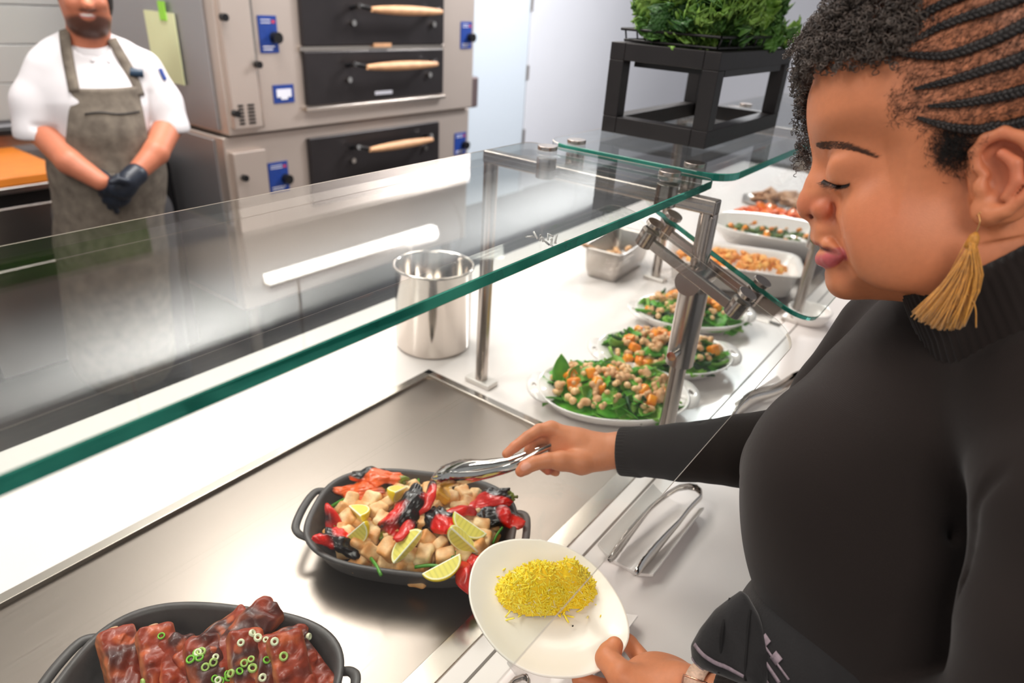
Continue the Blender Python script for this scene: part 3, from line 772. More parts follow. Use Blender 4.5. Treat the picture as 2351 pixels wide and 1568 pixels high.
# fill of the pan: a bed of tofu in two layers, then the placed pieces
TL='golden fried tofu cube heaped with peppers and lemon in the black pan'
k=0
def tof(u,v,z,sc=1.0):
    global k
    place(tofus[k%5],inpan(C1,u,v,z),rr(),sc*rnd.uniform(1.05,1.35),TL,'tofu','tofu cubes in the near pan'); k+=1
for i in range(-4,5):
    for j in range(-3,4):
        u=i/4.4+rnd.uniform(-.04,.04); v=j/3.3+rnd.uniform(-.05,.05)
        if abs(u)**2.6+abs(v)**2.6<.95: tof(u,v,.027+rnd.uniform(0,.005))
for i in range(-4,5):
    for j in range(-3,4):
        u=(i+.4*(j%2))/4.9+rnd.uniform(-.05,.05); v=j/3.8+rnd.uniform(-.05,.05)
        if abs(u)**2.4+abs(v)**2.4<.98: tof(u,v,.047+.012*(1-u*u-v*v)+rnd.uniform(-.002,.003))
wl=wedge(1); wl2=wedge(2,True)
for p,ro,px,py,z,lab in ((wl,(.9,.5,.4),925,1122,.084,'lemon wedge at the back of the pan just left of the tong tips'),
    (wl,(-.9,.4,1.2),812,1172,.078,'lemon wedge near the left rim of the pan'),
    (wl,(-.5,.9,2.0),808,1220,.074,'upright lemon wedge beside the charred pepper at the pan\'s left end'),
    (wl,(.9,-.6,-.2),936,1256,.078,'lemon wedge pointing up in the front middle of the pan'),
    (wl,(-.7,-.2,-.4),1012,1292,.076,'largest lemon wedge at the front rim of the pan'),
    (wl2,(-.6,.5,-1.2),1082,1198,.082,'pale lime coloured wedge at the right of the pan'),
    (wl2,(.7,.8,-1.0),1068,1240,.082,'lemon wedge standing below the lime coloured wedge')):
    place(p,P1(px,py,z),ro,1.0,lab,'lemon wedge')
pj=mat('squash_piece',(244,178,60),.4,noise=.3,nscale=90)
for sd,px,py,z,ro,sc,org,lab in ((3,860,1100,.066,(0,0,-1.0+3.14),1.1,True,'orange charred pepper leaning over the back left rim of the pan'),
    (4,825,1125,.058,(0,.1,2.2),1.1,True,'orange red charred pepper lying along the left back wall of the pan'),
    (5,772,1245,.056,(.2,-.5,2.2),1.0,False,'red charred pepper with green stem at the pan\'s left front corner'),
    (6,1138,1190,.056,(.3,-.2,-.9),1.1,False,'red charred pepper with stem at the pan\'s right end'),
    (7,1115,1160,.060,(0,.3,2.4),1.1,False,'blackened pepper under the right back rim of the pan'),
    (8,1008,1205,.072,(.2,-.35,-1.6),1.05,False,'red charred pepper with green stem in the middle of the pan'),
    (9,1080,1296,.048,(0,-.1,.9),.95,False,'red charred pepper at the front right of the pan beside the plate')):
    o=pepper(sd,orange=org); place(o,P1(px,py,z),ro,sc,lab,'pepper')
o=pepper(12,.056); place(o,P1(930,1168,.080),(.3,-.45,.15),1.15,'large glossy red pepper on top of the heap, touched by the tongs','pepper')
for sd,px,py,z,ro,lab in ((21,975,1140,.090,(0,-.5,.2),'blackened pepper strip just below the tong tips'),(22,930,1212,.078,(0,.1,.2),'black and red pepper strip in the middle of the heap'),(23,1055,1180,.076,(.3,.2,-.7),'pepper strip draped right of the central pepper'),(24,1072,1318,.060,(0,0,.9),'red pepper strip against the front right wall of the pan'),(25,768,1200,.060,(0,-.8,1.5),'pepper strip standing at the left end of the pan')):
    place(strip(sd),P1(px,py,z),ro,1.15,lab,'pepper')
o=MB().box((-.016,-.012,-.008),(.016,.012,.008)).build('squash_cube',pj,None,bevel=.004); place(o,P1(1020,1135,.066),(.5,.2,.5),1,'charred yellow squash chunk behind the central peppers','squash')
gb=[stick('green_bean',.045,.0028,mgreen,i) for i in range(3)]
for i,(px,py) in enumerate(((785,1150),(755,1215),(780,1205),(1110,1145),(875,1150),(1140,1228),(1105,1225),(985,1300),(1050,1265),(865,1300),(835,1160),(960,1112),(1100,1210))):
    place(gb[i%3],P1(px,py,.054),(rnd.uniform(-.4,.4),rnd.uniform(-.9,.9),rnd.uniform(0,3)),rnd.uniform(.6,1),'thin green bean piece tucked among the tofu cubes','green bean','green beans in the tofu pan')
# ribs
mr=mat('glazed_rib',(120,40,18),.42,attr=True,coat=.15,noise=.4,nscale=70,bump=.5,bscale=140)
def rib(seed,L=.095,W=.040,H=.028):
    r=np.random.RandomState(seed); s=SDF((-.07,-.04,-.035),(.07,.04,.042),.0018)
    s.box((0,0,0),(L/2,W/2,H/2),.007)
    for i in range(9): s.ell((r.uniform(-L/2.4,L/2.4),r.uniform(-W/3,W/3),r.uniform(.0,H/2)),(r.uniform(.008,.016),.007,.006),.005,world=False)
    for i in range(4): s.cone((r.uniform(-L/2,L/2),-W/2-.002,H/2),(r.uniform(-L/2,L/2),W/2,H/2+.004),.0018,.0015,.003,'s')
    V,F=s.mesh(1); n=noise3(V,170,seed); V+=.0022*n[:,None]*nrm([0,.3,1]); V+=.0012*noise3(V,420,seed+7)[:,None]*nrm([0,.5,1])
    t=np.clip(noise3(V,95,seed+1)*.8+.4,0,1)[:,None]; u=np.clip(noise3(V,60,seed+2)*1.8-.7,0,1)[:,None]
    side=np.clip((np.abs(V[:,1])/(W/2)-.85)*4,0,1)[:,None]*.75
    c=L3((150,52,22))*(1-t)+L3((74,26,16))*t; c=c*(1-side)+L3((222,140,88))*side; c=c*(1-u*.8)+L3((30,20,20))*u*.8; w_=np.clip(noise3(V,260,seed+5)*1.5-.6,0,1)[:,None]*.6; c=c*(1-w_)+L3((214,104,52))*w_
    o=proto(V,F,'glazed_rib',mr,c)
    b=MB(); b.tube([(L/2-.02,0,-.002),(L/2+.004,0,-.001)],[.006,.0055],10,flat=.7); b.build('bone',mat('rib_bone',(214,170,132),.5,noise=.3,nscale=90),o,smooth=True); return o
ribs=[rib(i) for i in range(5)]
def P2(px,py,z): return at(px,py,HP+z)
for i,(px,py,z,rz,ry,rx,lab) in enumerate(((560,1462,.062,.35,-.1,.3,'long glazed rib lying across the back of the rib heap'),(500,1480,.055,.25,.0,.2,'glazed rib just left of the topmost rib'),
    (285,1530,.045,1.5,-.3,.3,'leftmost glazed rib in the pan'),(370,1530,.052,1.4,-.35,.2,'dark sticky rib second from the left'),(415,1560,.048,1.3,-.3,.1,'rib with pale bone left of centre'),
    (480,1560,.056,1.4,-.4,.1,'rib beside the flat pale bone in the middle'),(570,1545,.058,1.25,-.35,.25,'broad saucy rib sprinkled with scallion rings'),(630,1555,.05,1.2,-.4,.1,'narrow rib right of the broad saucy one'),
    (672,1550,.056,1.35,-.6,.1,'upright dark rib near the right of the heap'),(715,1560,.042,1.7,-.3,.3,'rightmost glazed rib leaning on the pan wall'),(640,1478,.055,-.2,.1,.2,'short rib end at the upper right of the heap'))):
    place(ribs[i%5],P2(px,py,z),(rx,ry,rz-.2),1.0 if i not in(10,) else .7,lab,'rib')
for i in range(9):
    place(ribs[i%5],inpan(C2,rnd.uniform(-.3,.9),rnd.uniform(-.8,.3),.02+.012*(i%2)),(rnd.uniform(-.3,.3),0,rnd.uniform(0,3)),.9,'glazed rib in the lower layer of the rib pan','rib','ribs in the lower layer of the rib pan')
def ring(name,R,r,m,N=12):
    mb=MB(); t=np.linspace(0,2*math.pi,N,endpoint=False); v=[];f=[]
    for a in t:
        for b in np.linspace(0,2*math.pi,6,endpoint=False): v.append(((R+r*math.cos(b))*math.cos(a),(R+r*math.cos(b))*math.sin(a),1.6*r*math.sin(b)))
    for i in range(N):
        for j in range(6): f.append((i*6+j,((i+1)%N)*6+j,((i+1)%N)*6+(j+1)%6,i*6+(j+1)%6))
    return mb.add(v,f).build(name,m,None,smooth=True)
sr=[ring('scallion_ring',.0042,.0016,mat('scallion',(190,220,120),.35,noise=.3,nscale=120)),ring('scallion_ring',.0036,.0018,mat('scallion_pale',(234,238,200),.35)),ring('scallion_ring',.0045,.0013,mat('scallion_green',(126,196,60),.35))]
bpy.context.view_layer.update()
dg=bpy.context.evaluated_depsgraph_get()
nr=0
for i in range(30):
    px,py=rnd.gauss(520,110),rnd.uniform(1450,1567)
    d=Vector(ray(px,py)).normalized(); hit,loc_,nn_,_i,ob,_m=SC.ray_cast(dg,Vector(CP)+d*.5,d)
    if hit and ob.name.startswith('glazed_rib'):
        place(sr[i%3],np.array(loc_)+np.array(nn_)*.0008,tuple(Vector(nn_).to_track_quat('Z','Y').to_euler()),rnd.uniform(.7,1.0),'sliced scallion ring sprinkled on the glazed ribs','scallion','scallion rings on the ribs'); nr+=1
def drop_on(prefixes,pt_ray,zmax):
    pass
# ---------------------------------------------------------------- salads
mleaf=mat('spinach_leaf',(108,182,52),.38,noise=.45,nscale=45,col2=(58,134,32),bump=.2,bscale=90)
mleaf2=mat('light_leaf',(150,196,84),.38,noise=.4,nscale=40,col2=(96,158,48),bump=.2,bscale=90)
mdark=mat('dark_leaf',(38,82,34),.45,noise=.4,nscale=50)
def leaf(seed,L,W,m):
    r=np.random.RandomState(seed); n=12; s=np.linspace(0,1,n); cv=r.uniform(-.35,.5)
    P=np.stack([L*(s-.5),.15*L*r.uniform(-1,1)*s*s,L*cv*(s-.5)**2],1)
    w=W/2*np.sin(np.clip(s*1.02+.02,0,1)**.8*math.pi)**.75+.0006; w[:2]=.0011
    mb=MB(); blade(mb,P,w,(0,0,1),np.full(n,r.uniform(.001,.006)),.0004,7); V=np.concatenate(mb.v); V[:,2]+=.0012*noise3(V[:,:3]*[1,1,0],220,seed)
    mb.v=[V]; return mb.build('salad_leaf',m,None,smooth=True)
leaves=[leaf(1,.055,.036,mleaf),leaf(2,.045,.032,mleaf),leaf(3,.05,.026,mleaf),leaf(4,.05,.034,mleaf2),leaf(5,.04,.02,mleaf2),leaf(6,.05,.018,mdark)]
mchk=mat('chickpea',(246,212,164),.42,noise=.35,nscale=150,col2=(228,176,118))
def chick(seed):
    s=SDF((-.008,)*3,(.008,)*3,.0009); s.sph((0,0,0),.0048); s.sph((.0035,0,.001),.0022,.002); s.sph((0,.002,0),.0042,.002)
    V,F=s.mesh(1); V*=1+.05*noise3(V,600,seed)[:,None]; return npmesh('chickpea',V,F,mchk,None,True)
chk=[chick(i) for i in range(3)]
def nut(seed):
    r=np.random.RandomState(seed); s=SDF((-.014,)*3,(.014,)*3,.0013)
    for i in range(5): s.sph(r.uniform(-.006,.006,3)*[1,1,.6],r.uniform(.003,.0055),.002)
    V,F=s.mesh(1); return npmesh('walnut_piece',V,F,mat('walnut%d'%seed,(238,196,148),.55,noise=.4,nscale=120,col2=(200,142,92)),None,True)
nuts=[nut(1),nut(2),nut(3)]
msq=mat('roast_squash',(252,170,36),.3,noise=.4,nscale=60,col2=(240,120,20),coat=.3)
def sq(seed):
    s=SDF((-.014,)*3,(.014,)*3,.0014); s.box((0,0,0),(.0095,.0085,.0075),.004); V,F=s.mesh(2); V*=1+.05*noise3(V,250,seed)[:,None]; return npmesh('squash_cube',V,F,msq,None,True)
sqs=[sq(1),sq(2)]
def salad(B,ang,where,nl,nc,nn,nq,seed,pk=.062):
    R=random.Random(seed)
    def pos(zb,spread=1.0):
        while 1:
            u=R.uniform(-1,1);v=R.uniform(-1,1)
            if u*u+v*v<spread: break
        top=.030+(pk-.030)*math.sqrt(max(0,1-.85*(u*u+v*v)))
        return inb(B,ang,u,v,top*zb)
    bv=[];bf=[];NR,NA=10,40
    for i in range(NR+1):
        for k_ in range(NA):
            r_=i/NR*1.08; a_=k_/NA*2*math.pi; p=inb(B,ang,r_*math.cos(a_),r_*math.sin(a_),0)
            bv.append((p[0],p[1],.024+(pk-.040)*math.sqrt(max(0,1-.9*min(1,r_*r_)))+.004*math.sin(37*r_+5*a_)*math.sin(11*a_)+R.uniform(-.002,.002)))
    for i in range(NR):
        for k_ in range(NA): bf.append((i*NA+k_,(i+1)*NA+k_,(i+1)*NA+(k_+1)%NA,i*NA+(k_+1)%NA))
    o=MB().add(bv,bf).build('chopped_greens',mleaf,None,smooth=True); setp(o,'bed of chopped greens under the salad '+where,'greens',kind='stuff')
    for i in range(nl):
        p=pos(R.uniform(.72,1.03),1.12); lf=leaves[R.choice([0,0,1,1,2,3,4,5])]
        place(lf,p,(R.uniform(-.7,.7),R.uniform(-.7,.7),R.uniform(0,6.28)),R.uniform(1.0,1.45),'spinach leaf in the salad '+where,'salad leaf','leaves in the salad '+where)
    for i in range(nc): place(chk[R.randrange(3)],pos(R.uniform(1.06,1.22)),rr(),R.uniform(1.1,1.6),'chickpea in the salad '+where,'chickpea','chickpeas in the salad '+where)
    for i in range(nn): place(nuts[R.randrange(3)],pos(R.uniform(1.06,1.22)),rr(),R.uniform(1.2,1.8),'walnut piece in the salad '+where,'walnut','walnuts in the salad '+where)
    for i in range(nq): place(sqs[R.randrange(2)],pos(R.uniform(1.04,1.18)),rr(),R.uniform(1.1,1.6),'orange squash cube in the salad '+where,'squash','squash cubes in the salad '+where)
salad(B1,SA,'nearest to the woman\'s sleeve',128,56,46,10,1)
salad(B2,SA+.05,'in the middle bowl of three',92,44,38,15,2)
salad(B3,SA+.08,'in the farthest bowl of three',74,30,24,12,3)
place(leaves[0],at(1290,850,.072),(.5,-.9,.6),1.25,'largest upright spinach leaf at the left end of the nearest salad','salad leaf')
place(leaves[3],at(1315,862,.068),(.9,-.6,.3),1.05,'pale spinach leaf beside the upright one in the nearest salad','salad leaf')
# cauliflower, broccoli, squash, crisp bread
def floret(seed,col,col2,name):
    r=np.random.RandomState(seed); s=SDF((-.024,)*3,(.024,)*3,.0019)
    s.cone((0,0,-.016),(0,0,.0),.005,.007)
    for i in range(14):
        a=r.uniform(0,6.28); q=r.uniform(0,1)**.5; s.sph((.012*q*math.cos(a),.012*q*math.sin(a),.009-.009*q*q+r.uniform(-.002,.002)),r.uniform(.0045,.0065),.0015)
    V,F=s.mesh(0); V*=1+.03*noise3(V,700,seed)[:,None]
    return npmesh(name,V,F,mat(name+'%d'%seed,col,.5,noise=.5,nscale=60,col2=col2,bump=.3,bscale=250),None,True)
cf=[floret(1,(246,186,92),(226,120,40),'cauliflower_floret'),floret(2,(250,200,110),(232,140,50),'cauliflower_floret')]
br=[floret(3,(74,110,40),(40,70,24),'broccoli_floret'),floret(4,(110,136,50),(66,90,30),'broccoli_floret')]
def fill(protos,c,ang,a,b,z,n,label,cat,group,sc=1,pk=.02,seed=1):
    R=random.Random(seed); ca,sa=math.cos(ang),math.sin(ang)
    for i in range(n):
        while 1:
            u=R.uniform(-1,1);v=R.uniform(-1,1)
            if abs(u)**3+abs(v)**3<1: break
        p=(c[0]+ca*a*u-sa*b*v,c[1]+sa*a*u+ca*b*v,z+pk*(1-u*u)*(1-v*v)+R.uniform(-.006,.004))
        place(protos[R.randrange(len(protos))],p,(R.uniform(-.7,.7),R.uniform(-.7,.7),R.uniform(0,6)),sc*R.uniform(.85,1.15),label,cat,group)
fill(cf,(2.0,.60),math.radians(-68),.16,.085,.058,70,'golden roasted cauliflower floret in the deep white dish','cauliflower','cauliflower in the white dish',1.0,.022)
fill(br,(2.36,.585),math.radians(-72),.165,.095,.060,80,'dark green broccoli floret in the large white bowl','broccoli','broccoli in the large bowl',.85,.012)
fill(sqs+nuts[:1],(2.36,.585),math.radians(-72),.16,.09,.078,24,'orange and tan piece scattered through the broccoli bowl','squash','pieces in the broccoli bowl',.9,.012,5)
mo=mat('roast_wedge',(250,140,36),.32,noise=.6,nscale=26,col2=(222,66,26),coat=.3)
def wedge2(seed):
    s=SDF((-.05,-.03,-.03),(.05,.03,.03),.003); s.ell((0,0,0),(.044,.020,.016),0,world=False); s.ell((0,0,-.018),(.05,.018,.014),.004,'s',world=False); V,F=s.mesh(1); V*=1+.05*noise3(V,150,seed)[:,None]; return npmesh('squash_wedge',V,F,mo,None,True)
sw=[wedge2(1),wedge2(2)]
fill(sw,(2.66,.66),math.radians(-75),.17,.075,.030,42,'orange roasted squash wedge piled on the dark platter','squash','squash wedges on the dark platter',1,.05)
fill(sw,(2.95,.42),math.radians(-75),.09,.05,.022,14,'orange slice on the small tray close to the woman\'s nose','squash','orange slices on the small tray',.8,.01)
mcb=mat('crisp_bread_crust',(206,160,120),.6,noise=.5,nscale=40,col2=(150,104,74))
def slab_(seed):
    s=SDF((-.06,-.03,-.012),(.06,.03,.012),.003); s.box((0,0,0),(.052,.022,.006),.005); V,F=s.mesh(1); V[:,2]+=.004*noise3(V[:,:3]*[1,1,0],70,seed); return npmesh('crisp_bread',V,F,mcb,None,True)
cb=[slab_(1),slab_(2)]
fill(cb,(3.10,.70),math.radians(-75),.19,.07,.026,26,'brown crisp bread slice on the long board by the back wall','bread','crisp bread on the long board',1,.012)
# leftovers in the steel food pan
fill(nuts,(1.815,.905),math.radians(5),.09,.035,.045,22,'toasted nut piece in the rectangular steel food pan','nut','nuts in the steel food pan',1.3,.02)
# ---------------------------------------------------------------- kale display
bk_=empty('wire_basket',(1.39,.557,.69),'black wire basket full of curly kale on the display frame','basket')
wr=[(1.20,.465,.690),(1.58,.465,.690),(1.58,.65,.690),(1.20,.65,.690)]
def wirebox(z,o,r=.003):
    q=[(1.205-o,.468-o,z),(1.573+o,.468-o,z),(1.573+o,.646+o,z),(1.205-o,.646+o,z)]; return q
for z,o_ in((.694,0),(.712,.006)):
    q=wirebox(z,o_); mb=MB(); mb.tube(q+[q[0]],.0028,6,cap=False); mb.build('wire_hoop',M['dark'],bk_,smooth=True)
for x in np.linspace(1.21,1.568,9):
    for y0,y1 in((.468,.448),(.646,.666)):
        mb=MB(); mb.tube([(x,y0,.692),(x,(y0*3+y1)/4,.714)],.0018,6); mb.build('wire_rib',M['dark'],bk_,smooth=True)
for q in(((1.25,.46,.692),(1.34,.43,.775),(1.43,.46,.692)),):
    pass
fixparents(bk_)
mk=[mat('kale%d'%i,c,.42,noise=.5,nscale=38,col2=c2,bump=.4,bscale=120) for i,(c,c2) in enumerate((((100,144,66),(52,92,38)),((142,178,80),(78,120,44)),((76,120,62),(40,76,38))))]
def kale(seed,m):
    """broad leaf with strongly ruffled margin"""
    r=np.random.RandomState(seed); nu,nv=44,40; L=.11; Wd=.085
    V=[]
    for i in range(nu):
        s=i/(nu-1); w=Wd/2*math.sin(min(1,s*.9+.12)*math.pi)**.6
        for j in range(nv):
            t=-1+2*j/(nv-1); e=abs(t)**2.2
            ph=r.uniform(0,.2)
            x=L*(s-.45)+.006*e*math.sin(26*s+8*t); y=w*t
            z=.05*(s-.5)**2*2+.014*e*math.sin(44*s+4*t+seed)+.011*e*math.sin(83*s+17*t)+.006*math.sin(50*s)*math.sin(9*t)+.010*abs(t)
            V.append((x,y+.006*e*math.sin(40*s),z))
    V=np.array(V); f=[(i*nv+j,i*nv+j+1,(i+1)*nv+j+1,(i+1)*nv+j) for i in range(nu-1) for j in range(nv-1)]
    o=npmesh('kale_leaf',V,f,m,None,True); sd=o.modifiers.new('t','SOLIDIFY'); sd.thickness=.0012
    st=MB(); st.tube([(L*(s-.45),0,.05*(s-.5)**2*2-.001) for s in np.linspace(-.25,.8,10)],np.linspace(.0042,.0012,10),7); st.build('stalk',mat('kale_stalk%d'%seed,(130,170,80),.4),o,smooth=True)
    return o
kl=[kale(i,mk[i%3]) for i in range(5)]
kn=0
for i in range(150):
    u=rnd.uniform(-1,1);v=rnd.uniform(-1,1)
    x=1.385+u*.18;y=.557+v*.085
    z=.705+rnd.uniform(0,1)*.10*math.sqrt(max(.03,1-.8*max(0,u)**2-.3*u*u))
    place(kl[i%5],(x,y,z),(rnd.uniform(-1.5,1.5),rnd.uniform(-1.2,1.2),rnd.uniform(0,6.28)),rnd.uniform(.55,.95),'curly kale leaf heaped in the black wire basket','kale leaf','kale leaves in the wire basket')
# ---------------------------------------------------------------- plate of rice
PC=dep(1260,1400,.765); 
# plate plane: tilted slightly toward the woman
pn=nrm([.02,-.10,1]); px_=nrm(np.cross([0,1,0],pn)); py_=np.cross(pn,px_)
e=empty('dinner_plate',tuple(PC),'white rounded plate with yellow rice in the woman\'s left hand','plate')
def onplane(px,py,off=0):
    d=ray(px,py); t=((PC+pn*off-CP)@pn)/(d@pn); return CP+d*t
out=[onplane(*q) for q in ((1240,1240),(1310,1262),(1370,1305),(1418,1368),(1443,1430),(1440,1480),(1405,1525),(1345,1553),(1280,1558),(1215,1545),(1150,1505),(1100,1440),(1076,1370),(1085,1300),(1120,1258),(1175,1240))]
out=spl(out+[out[0]],73)[:-1]; ce=out.mean(0)
def pr(s,dz): return ce+(out-ce)*s+pn*dz
mb=MB(); mb.loft([pr(.52,-.019),pr(.56,-.019),pr(.60,-.0165),pr(.80,-.009),pr(.97,-.0015),pr(1.0,.0),pr(.995,.0022),pr(.97,.0015),pr(.82,-.0055),pr(.66,-.0115),pr(.50,-.0145),pr(.25,-.0155)][::-1],True,True)
mb.build('plate_body',mat('plate_glaze',(244,234,222),.22,coat=.25),e,smooth=True); fixparents(e)
# rice: thousands of grains nobody could count -> one object
gr=[];mr_=MB(); R=np.random.RandomState(3)
rc=onplane(1252,1356,-.012); ax1=nrm(onplane(1340,1340,0)-onplane(1160,1345,0)); ax2=np.cross(pn,ax1)
base=[(0,0)]
ico=[]
for i in range(5):
    t=i/4*math.pi
    ico.append((math.cos(t),math.sin(t)))
cols=[]
def grain(p,d,L,r,c):
    a=nrm(np.cross(d,R.normal(size=3))); b=np.cross(d,a); rings=[]
    for s,q in((-1,.45),(-.7,.9),(.2,1),(.8,.85),(1,.4)):
        ang=np.linspace(0,2*math.pi,6)[:-1]; rings.append(p+d*s*L/2+a*0.3*r*(1-s*s)+r*q*(np.cos(ang)[:,None]*a+np.sin(ang)[:,None]*b))
    mr_.loft(rings); cols.append(np.tile(c,(25,1)))
def hgt(u,v):
    return .046*max(0,1-((u+.010)/.050)**2-((v+.003)/.030)**2)+.034*max(0,1-((u-.035)/.027)**2-((v-.0)/.024)**2)
cnt=0
while cnt<2900:
    u=R.uniform(-.062,.064);v=R.uniform(-.042,.038)
    h=hgt(u,v)
    if h<=0.0008 and R.rand()>.012: continue
    if abs(v)>.040: continue
    z=h*(R.uniform(.1,1.0)**.5); p=rc+ax1*u+ax2*v+pn*(z+.0015)
    d=nrm(R.normal(size=3)*[1,1,.55]); t=R.rand()
    c=L3((255,222,30))*(1-t)+L3((255,238,90))*t
    if R.rand()<.04: c=L3((250,232,150))
    grain(p,d,R.uniform(.008,.013),R.uniform(.0009,.0013),c); cnt+=1
nb=0
gu=np.linspace(-.066,.068,50); gv=np.linspace(-.044,.042,34); vb=[];fb=[]
for a_ in gu:
    for b2 in gv: vb.append(rc+ax1*a_+ax2*b2+pn*(max(-.0012,hgt(a_,b2)*.97-.0006) if hgt(a_,b2)>0 else -.0018))
for i in range(49):
    for j in range(33):
        if max(hgt(gu[i],gv[j]),hgt(gu[i+1],gv[j+1]),hgt(gu[i+1],gv[j]),hgt(gu[i],gv[j+1]))>0: fb.append((i*34+j,(i+1)*34+j,(i+1)*34+j+1,i*34+j+1))
mr_.add(vb,fb); cols.append(np.tile(L3((255,216,24)),(len(vb),1)))
o=mr_.build('yellow_rice',mat('rice_grain',(246,206,20),.55,attr=True),None,smooth=True); setcol(o,np.concatenate(cols)); setp(o,'mound of bright yellow rice on the white plate','rice',kind='stuff')
o=MB()
for i in range(5): o.tube(spl([rc+ax1*(-.032+.005*i)+ax2*(-.016+.002*(i%2))+pn*.0125,rc+ax1*(-.026+.005*i)+ax2*(-.010)+pn*.0155,rc+ax1*(-.022+.006*i)+ax2*(-.004)+pn*.016],6),.0008,6)
o=o.build('dark_spice_threads',mat('spice',(50,40,20),.5),None,smooth=True); setp(o,'dark cumin threads on the left front of the rice','spice',kind='stuff')
for i,(qx,qy) in enumerate(((1315,1437),(1305,1358))):
    s=MB(); b=onplane(qx,qy,-.011 if i==0 else .002); s.tube([b-px_*.0012,b,b+px_*.0012],[.0004,.0011,.0004],8); s=s.build('peppercorn_bit',M['black'],None,smooth=True); setp(s,['single dark peppercorn lying on the bare plate','dark peppercorn at the right side of the rice'][i],'peppercorn')

sh_=MB(); R=np.random.RandomState(9)  # cluster of short white strands along the glass edge
for i in range(9):
    b=at(1228+6*i,548+1.2*i+R.uniform(-4,4),.4815); sh_.tube([b,b+R.normal(size=3)*.003+[0,0,.003],b+R.normal(size=3)*.005+[0,0,.004]],.0014,5)
sh_=sh_.build('white_strands',M['porcelain'],None,smooth=True); setp(sh_,'small white strands at the upper edge of the near sloping glass','paper scrap',kind='stuff')
# ================================================================ the woman
def dist_seg2(X,Z,a,b):
    ax,az=a;bx,bz=b; dx,dz=bx-ax,bz-az; t=np.clip(((X-ax)*dx+(Z-az)*dz)/(dx*dx+dz*dz+1e-15),0,1)
    return np.hypot(X-ax-t*dx,Z-az-t*dz)
def poly_sd(X,Z,P):
    d=np.full(X.shape,9e9); inside=np.zeros(X.shape,bool); n=len(P)
    for i in range(n):
        a=P[i];b=P[(i+1)%n]; d=np.minimum(d,dist_seg2(X,Z,a,b))
        c=((a[1]>Z)!=(b[1]>Z))&(X<(b[0]-a[0])*(Z-a[1])/(b[1]-a[1]+1e-15)+a[0]); inside^=c
    return np.where(inside,-d,d)
HD=.57
HP0=dep(2050,420,HD); Hn=nrm(-ray(2050,420))
def hp(px,py,lat=0.0):
    d=ray(px,py); t=((HP0+Hn*lat-CP)@Hn)/(d@Hn); return CP+d*t
Hv=nrm(hp(1853,255)-hp(1925,670)); Hu=np.cross(Hn,Hv); 
if Hu@(hp(1800,400)-hp(2100,400))<0: Hu=-Hu
HA=np.array([Hu,Hn,Hv])
if np.linalg.det(HA)<0: HA=np.array([Hu,-Hn,Hv]); 
def hl(p): return HA@(np.asarray(p)-HP0)
LATS=1.0 if HA[1]@Hn>0 else -1.0
gl=hl(hp(1856,300))
def back(f,u): return (gl[0]+f,gl[2]+u)
face=[(1868,190),(1857,222),(1853,255),(1854,290),(1860,325),(1872,352),(1884,385),(1888,420),(1886,460),(1880,500),(1884,540),(1892,575),(1900,605),(1907,630),(1912,650),(1926,668),(1948,679),(1990,687),(2047,689),(2100,678),(2150,660),(2200,636)]
PF=[tuple(hl(hp(*q))[[0,2]]) for q in face]
PF=PF+[back(-.125,-.085),back(-.150,-.060),back(-.178,-.030),back(-.192,.010),back(-.188,.050),back(-.165,.085),back(-.130,.105),back(-.090,.112),back(-.055,.103),back(-.028,.082),back(-.012,.058)]
# smooth the outline
PFs=spl(np.array([(a,0,b) for a,b in PF]+[(PF[0][0],0,PF[0][1])]),160)[:-1][:,[0,2]]
lo=np.array([gl[0]-.215,-.105,gl[2]-.165]); hi=np.array([gl[0]+.045,.105,gl[2]+.13])
hs=SDF(lo,hi,.0016,HP0,HA)
gx=hs.lo[0]+hs.h*np.arange(hs.n[0]); gz=hs.lo[2]+hs.h*np.arange(hs.n[2]); gy=hs.lo[1]+hs.h*np.arange(hs.n[1])
GX,GZ_=np.meshgrid(gx,gz,indexing='ij'); d2=poly_sd(GX,GZ_,PFs)
ur=(GZ_-gl[2]); fr=(gl[0]-GX)
W_=.0735-.012*np.clip((-ur-.03)/.09,0,1)+.004*np.clip((fr-.10)/.06,0,1)
W_=W_-.004*np.clip(ur/.1,0,1)
wl_=np.clip((-ur+.005)/.045,0,1); wl_=wl_*wl_*(3-2*wl_)*np.clip(1-(fr-.055)/.05,0,1)
R_=.062+.042*wl_; p_=2-.55*wl_
base=(np.maximum(R_+d2,0)[:,None,:]**p_[:,None,:]+(np.abs(gy[None,:,None])*(R_/W_)[:,None,:])**p_[:,None,:])**(1/p_[:,None,:])-R_[:,None,:]
hs.D=base.astype(np.float32)
def both(fn):
    for s in(1,-1): fn(s)
def mir(p,s):
    p=np.asarray(p,float)
    if s>0: return p
    l=(p-HP0)@Hn; return p-2*l*Hn
def HB(px,py,lat,s=1): return mir(hp(px,py,lat),s)
# cheeks, jaw
for s in(1,-1):
    hs.ell(HB(2018,500,.040,s),(.028,.020,.032),.024,R=HA)
    hs.ell(HB(2095,585,.042,s),(.040,.018,.030),.026,R=HA)
    hs.ell(HB(1950,370,.036,s),(.022,.014,.011),.018,R=HA)      # brow bone
    # eye socket and lids
    hs.ell(HB(1896,396,.036,s),(.005,.012,.012),.018,'s',R=HA)
    hs.ell(HB(1938,398,.0300,s),(.0140,.0146,.0150),.010,R=HA)
    hs.chain([HB(1893,411,.0195,s),HB(1905,423,.030,s),HB(1930,426,.0385,s),HB(1946,423,.0415,s)],[.0016,.0018,.0016,.0006],.006,'s')
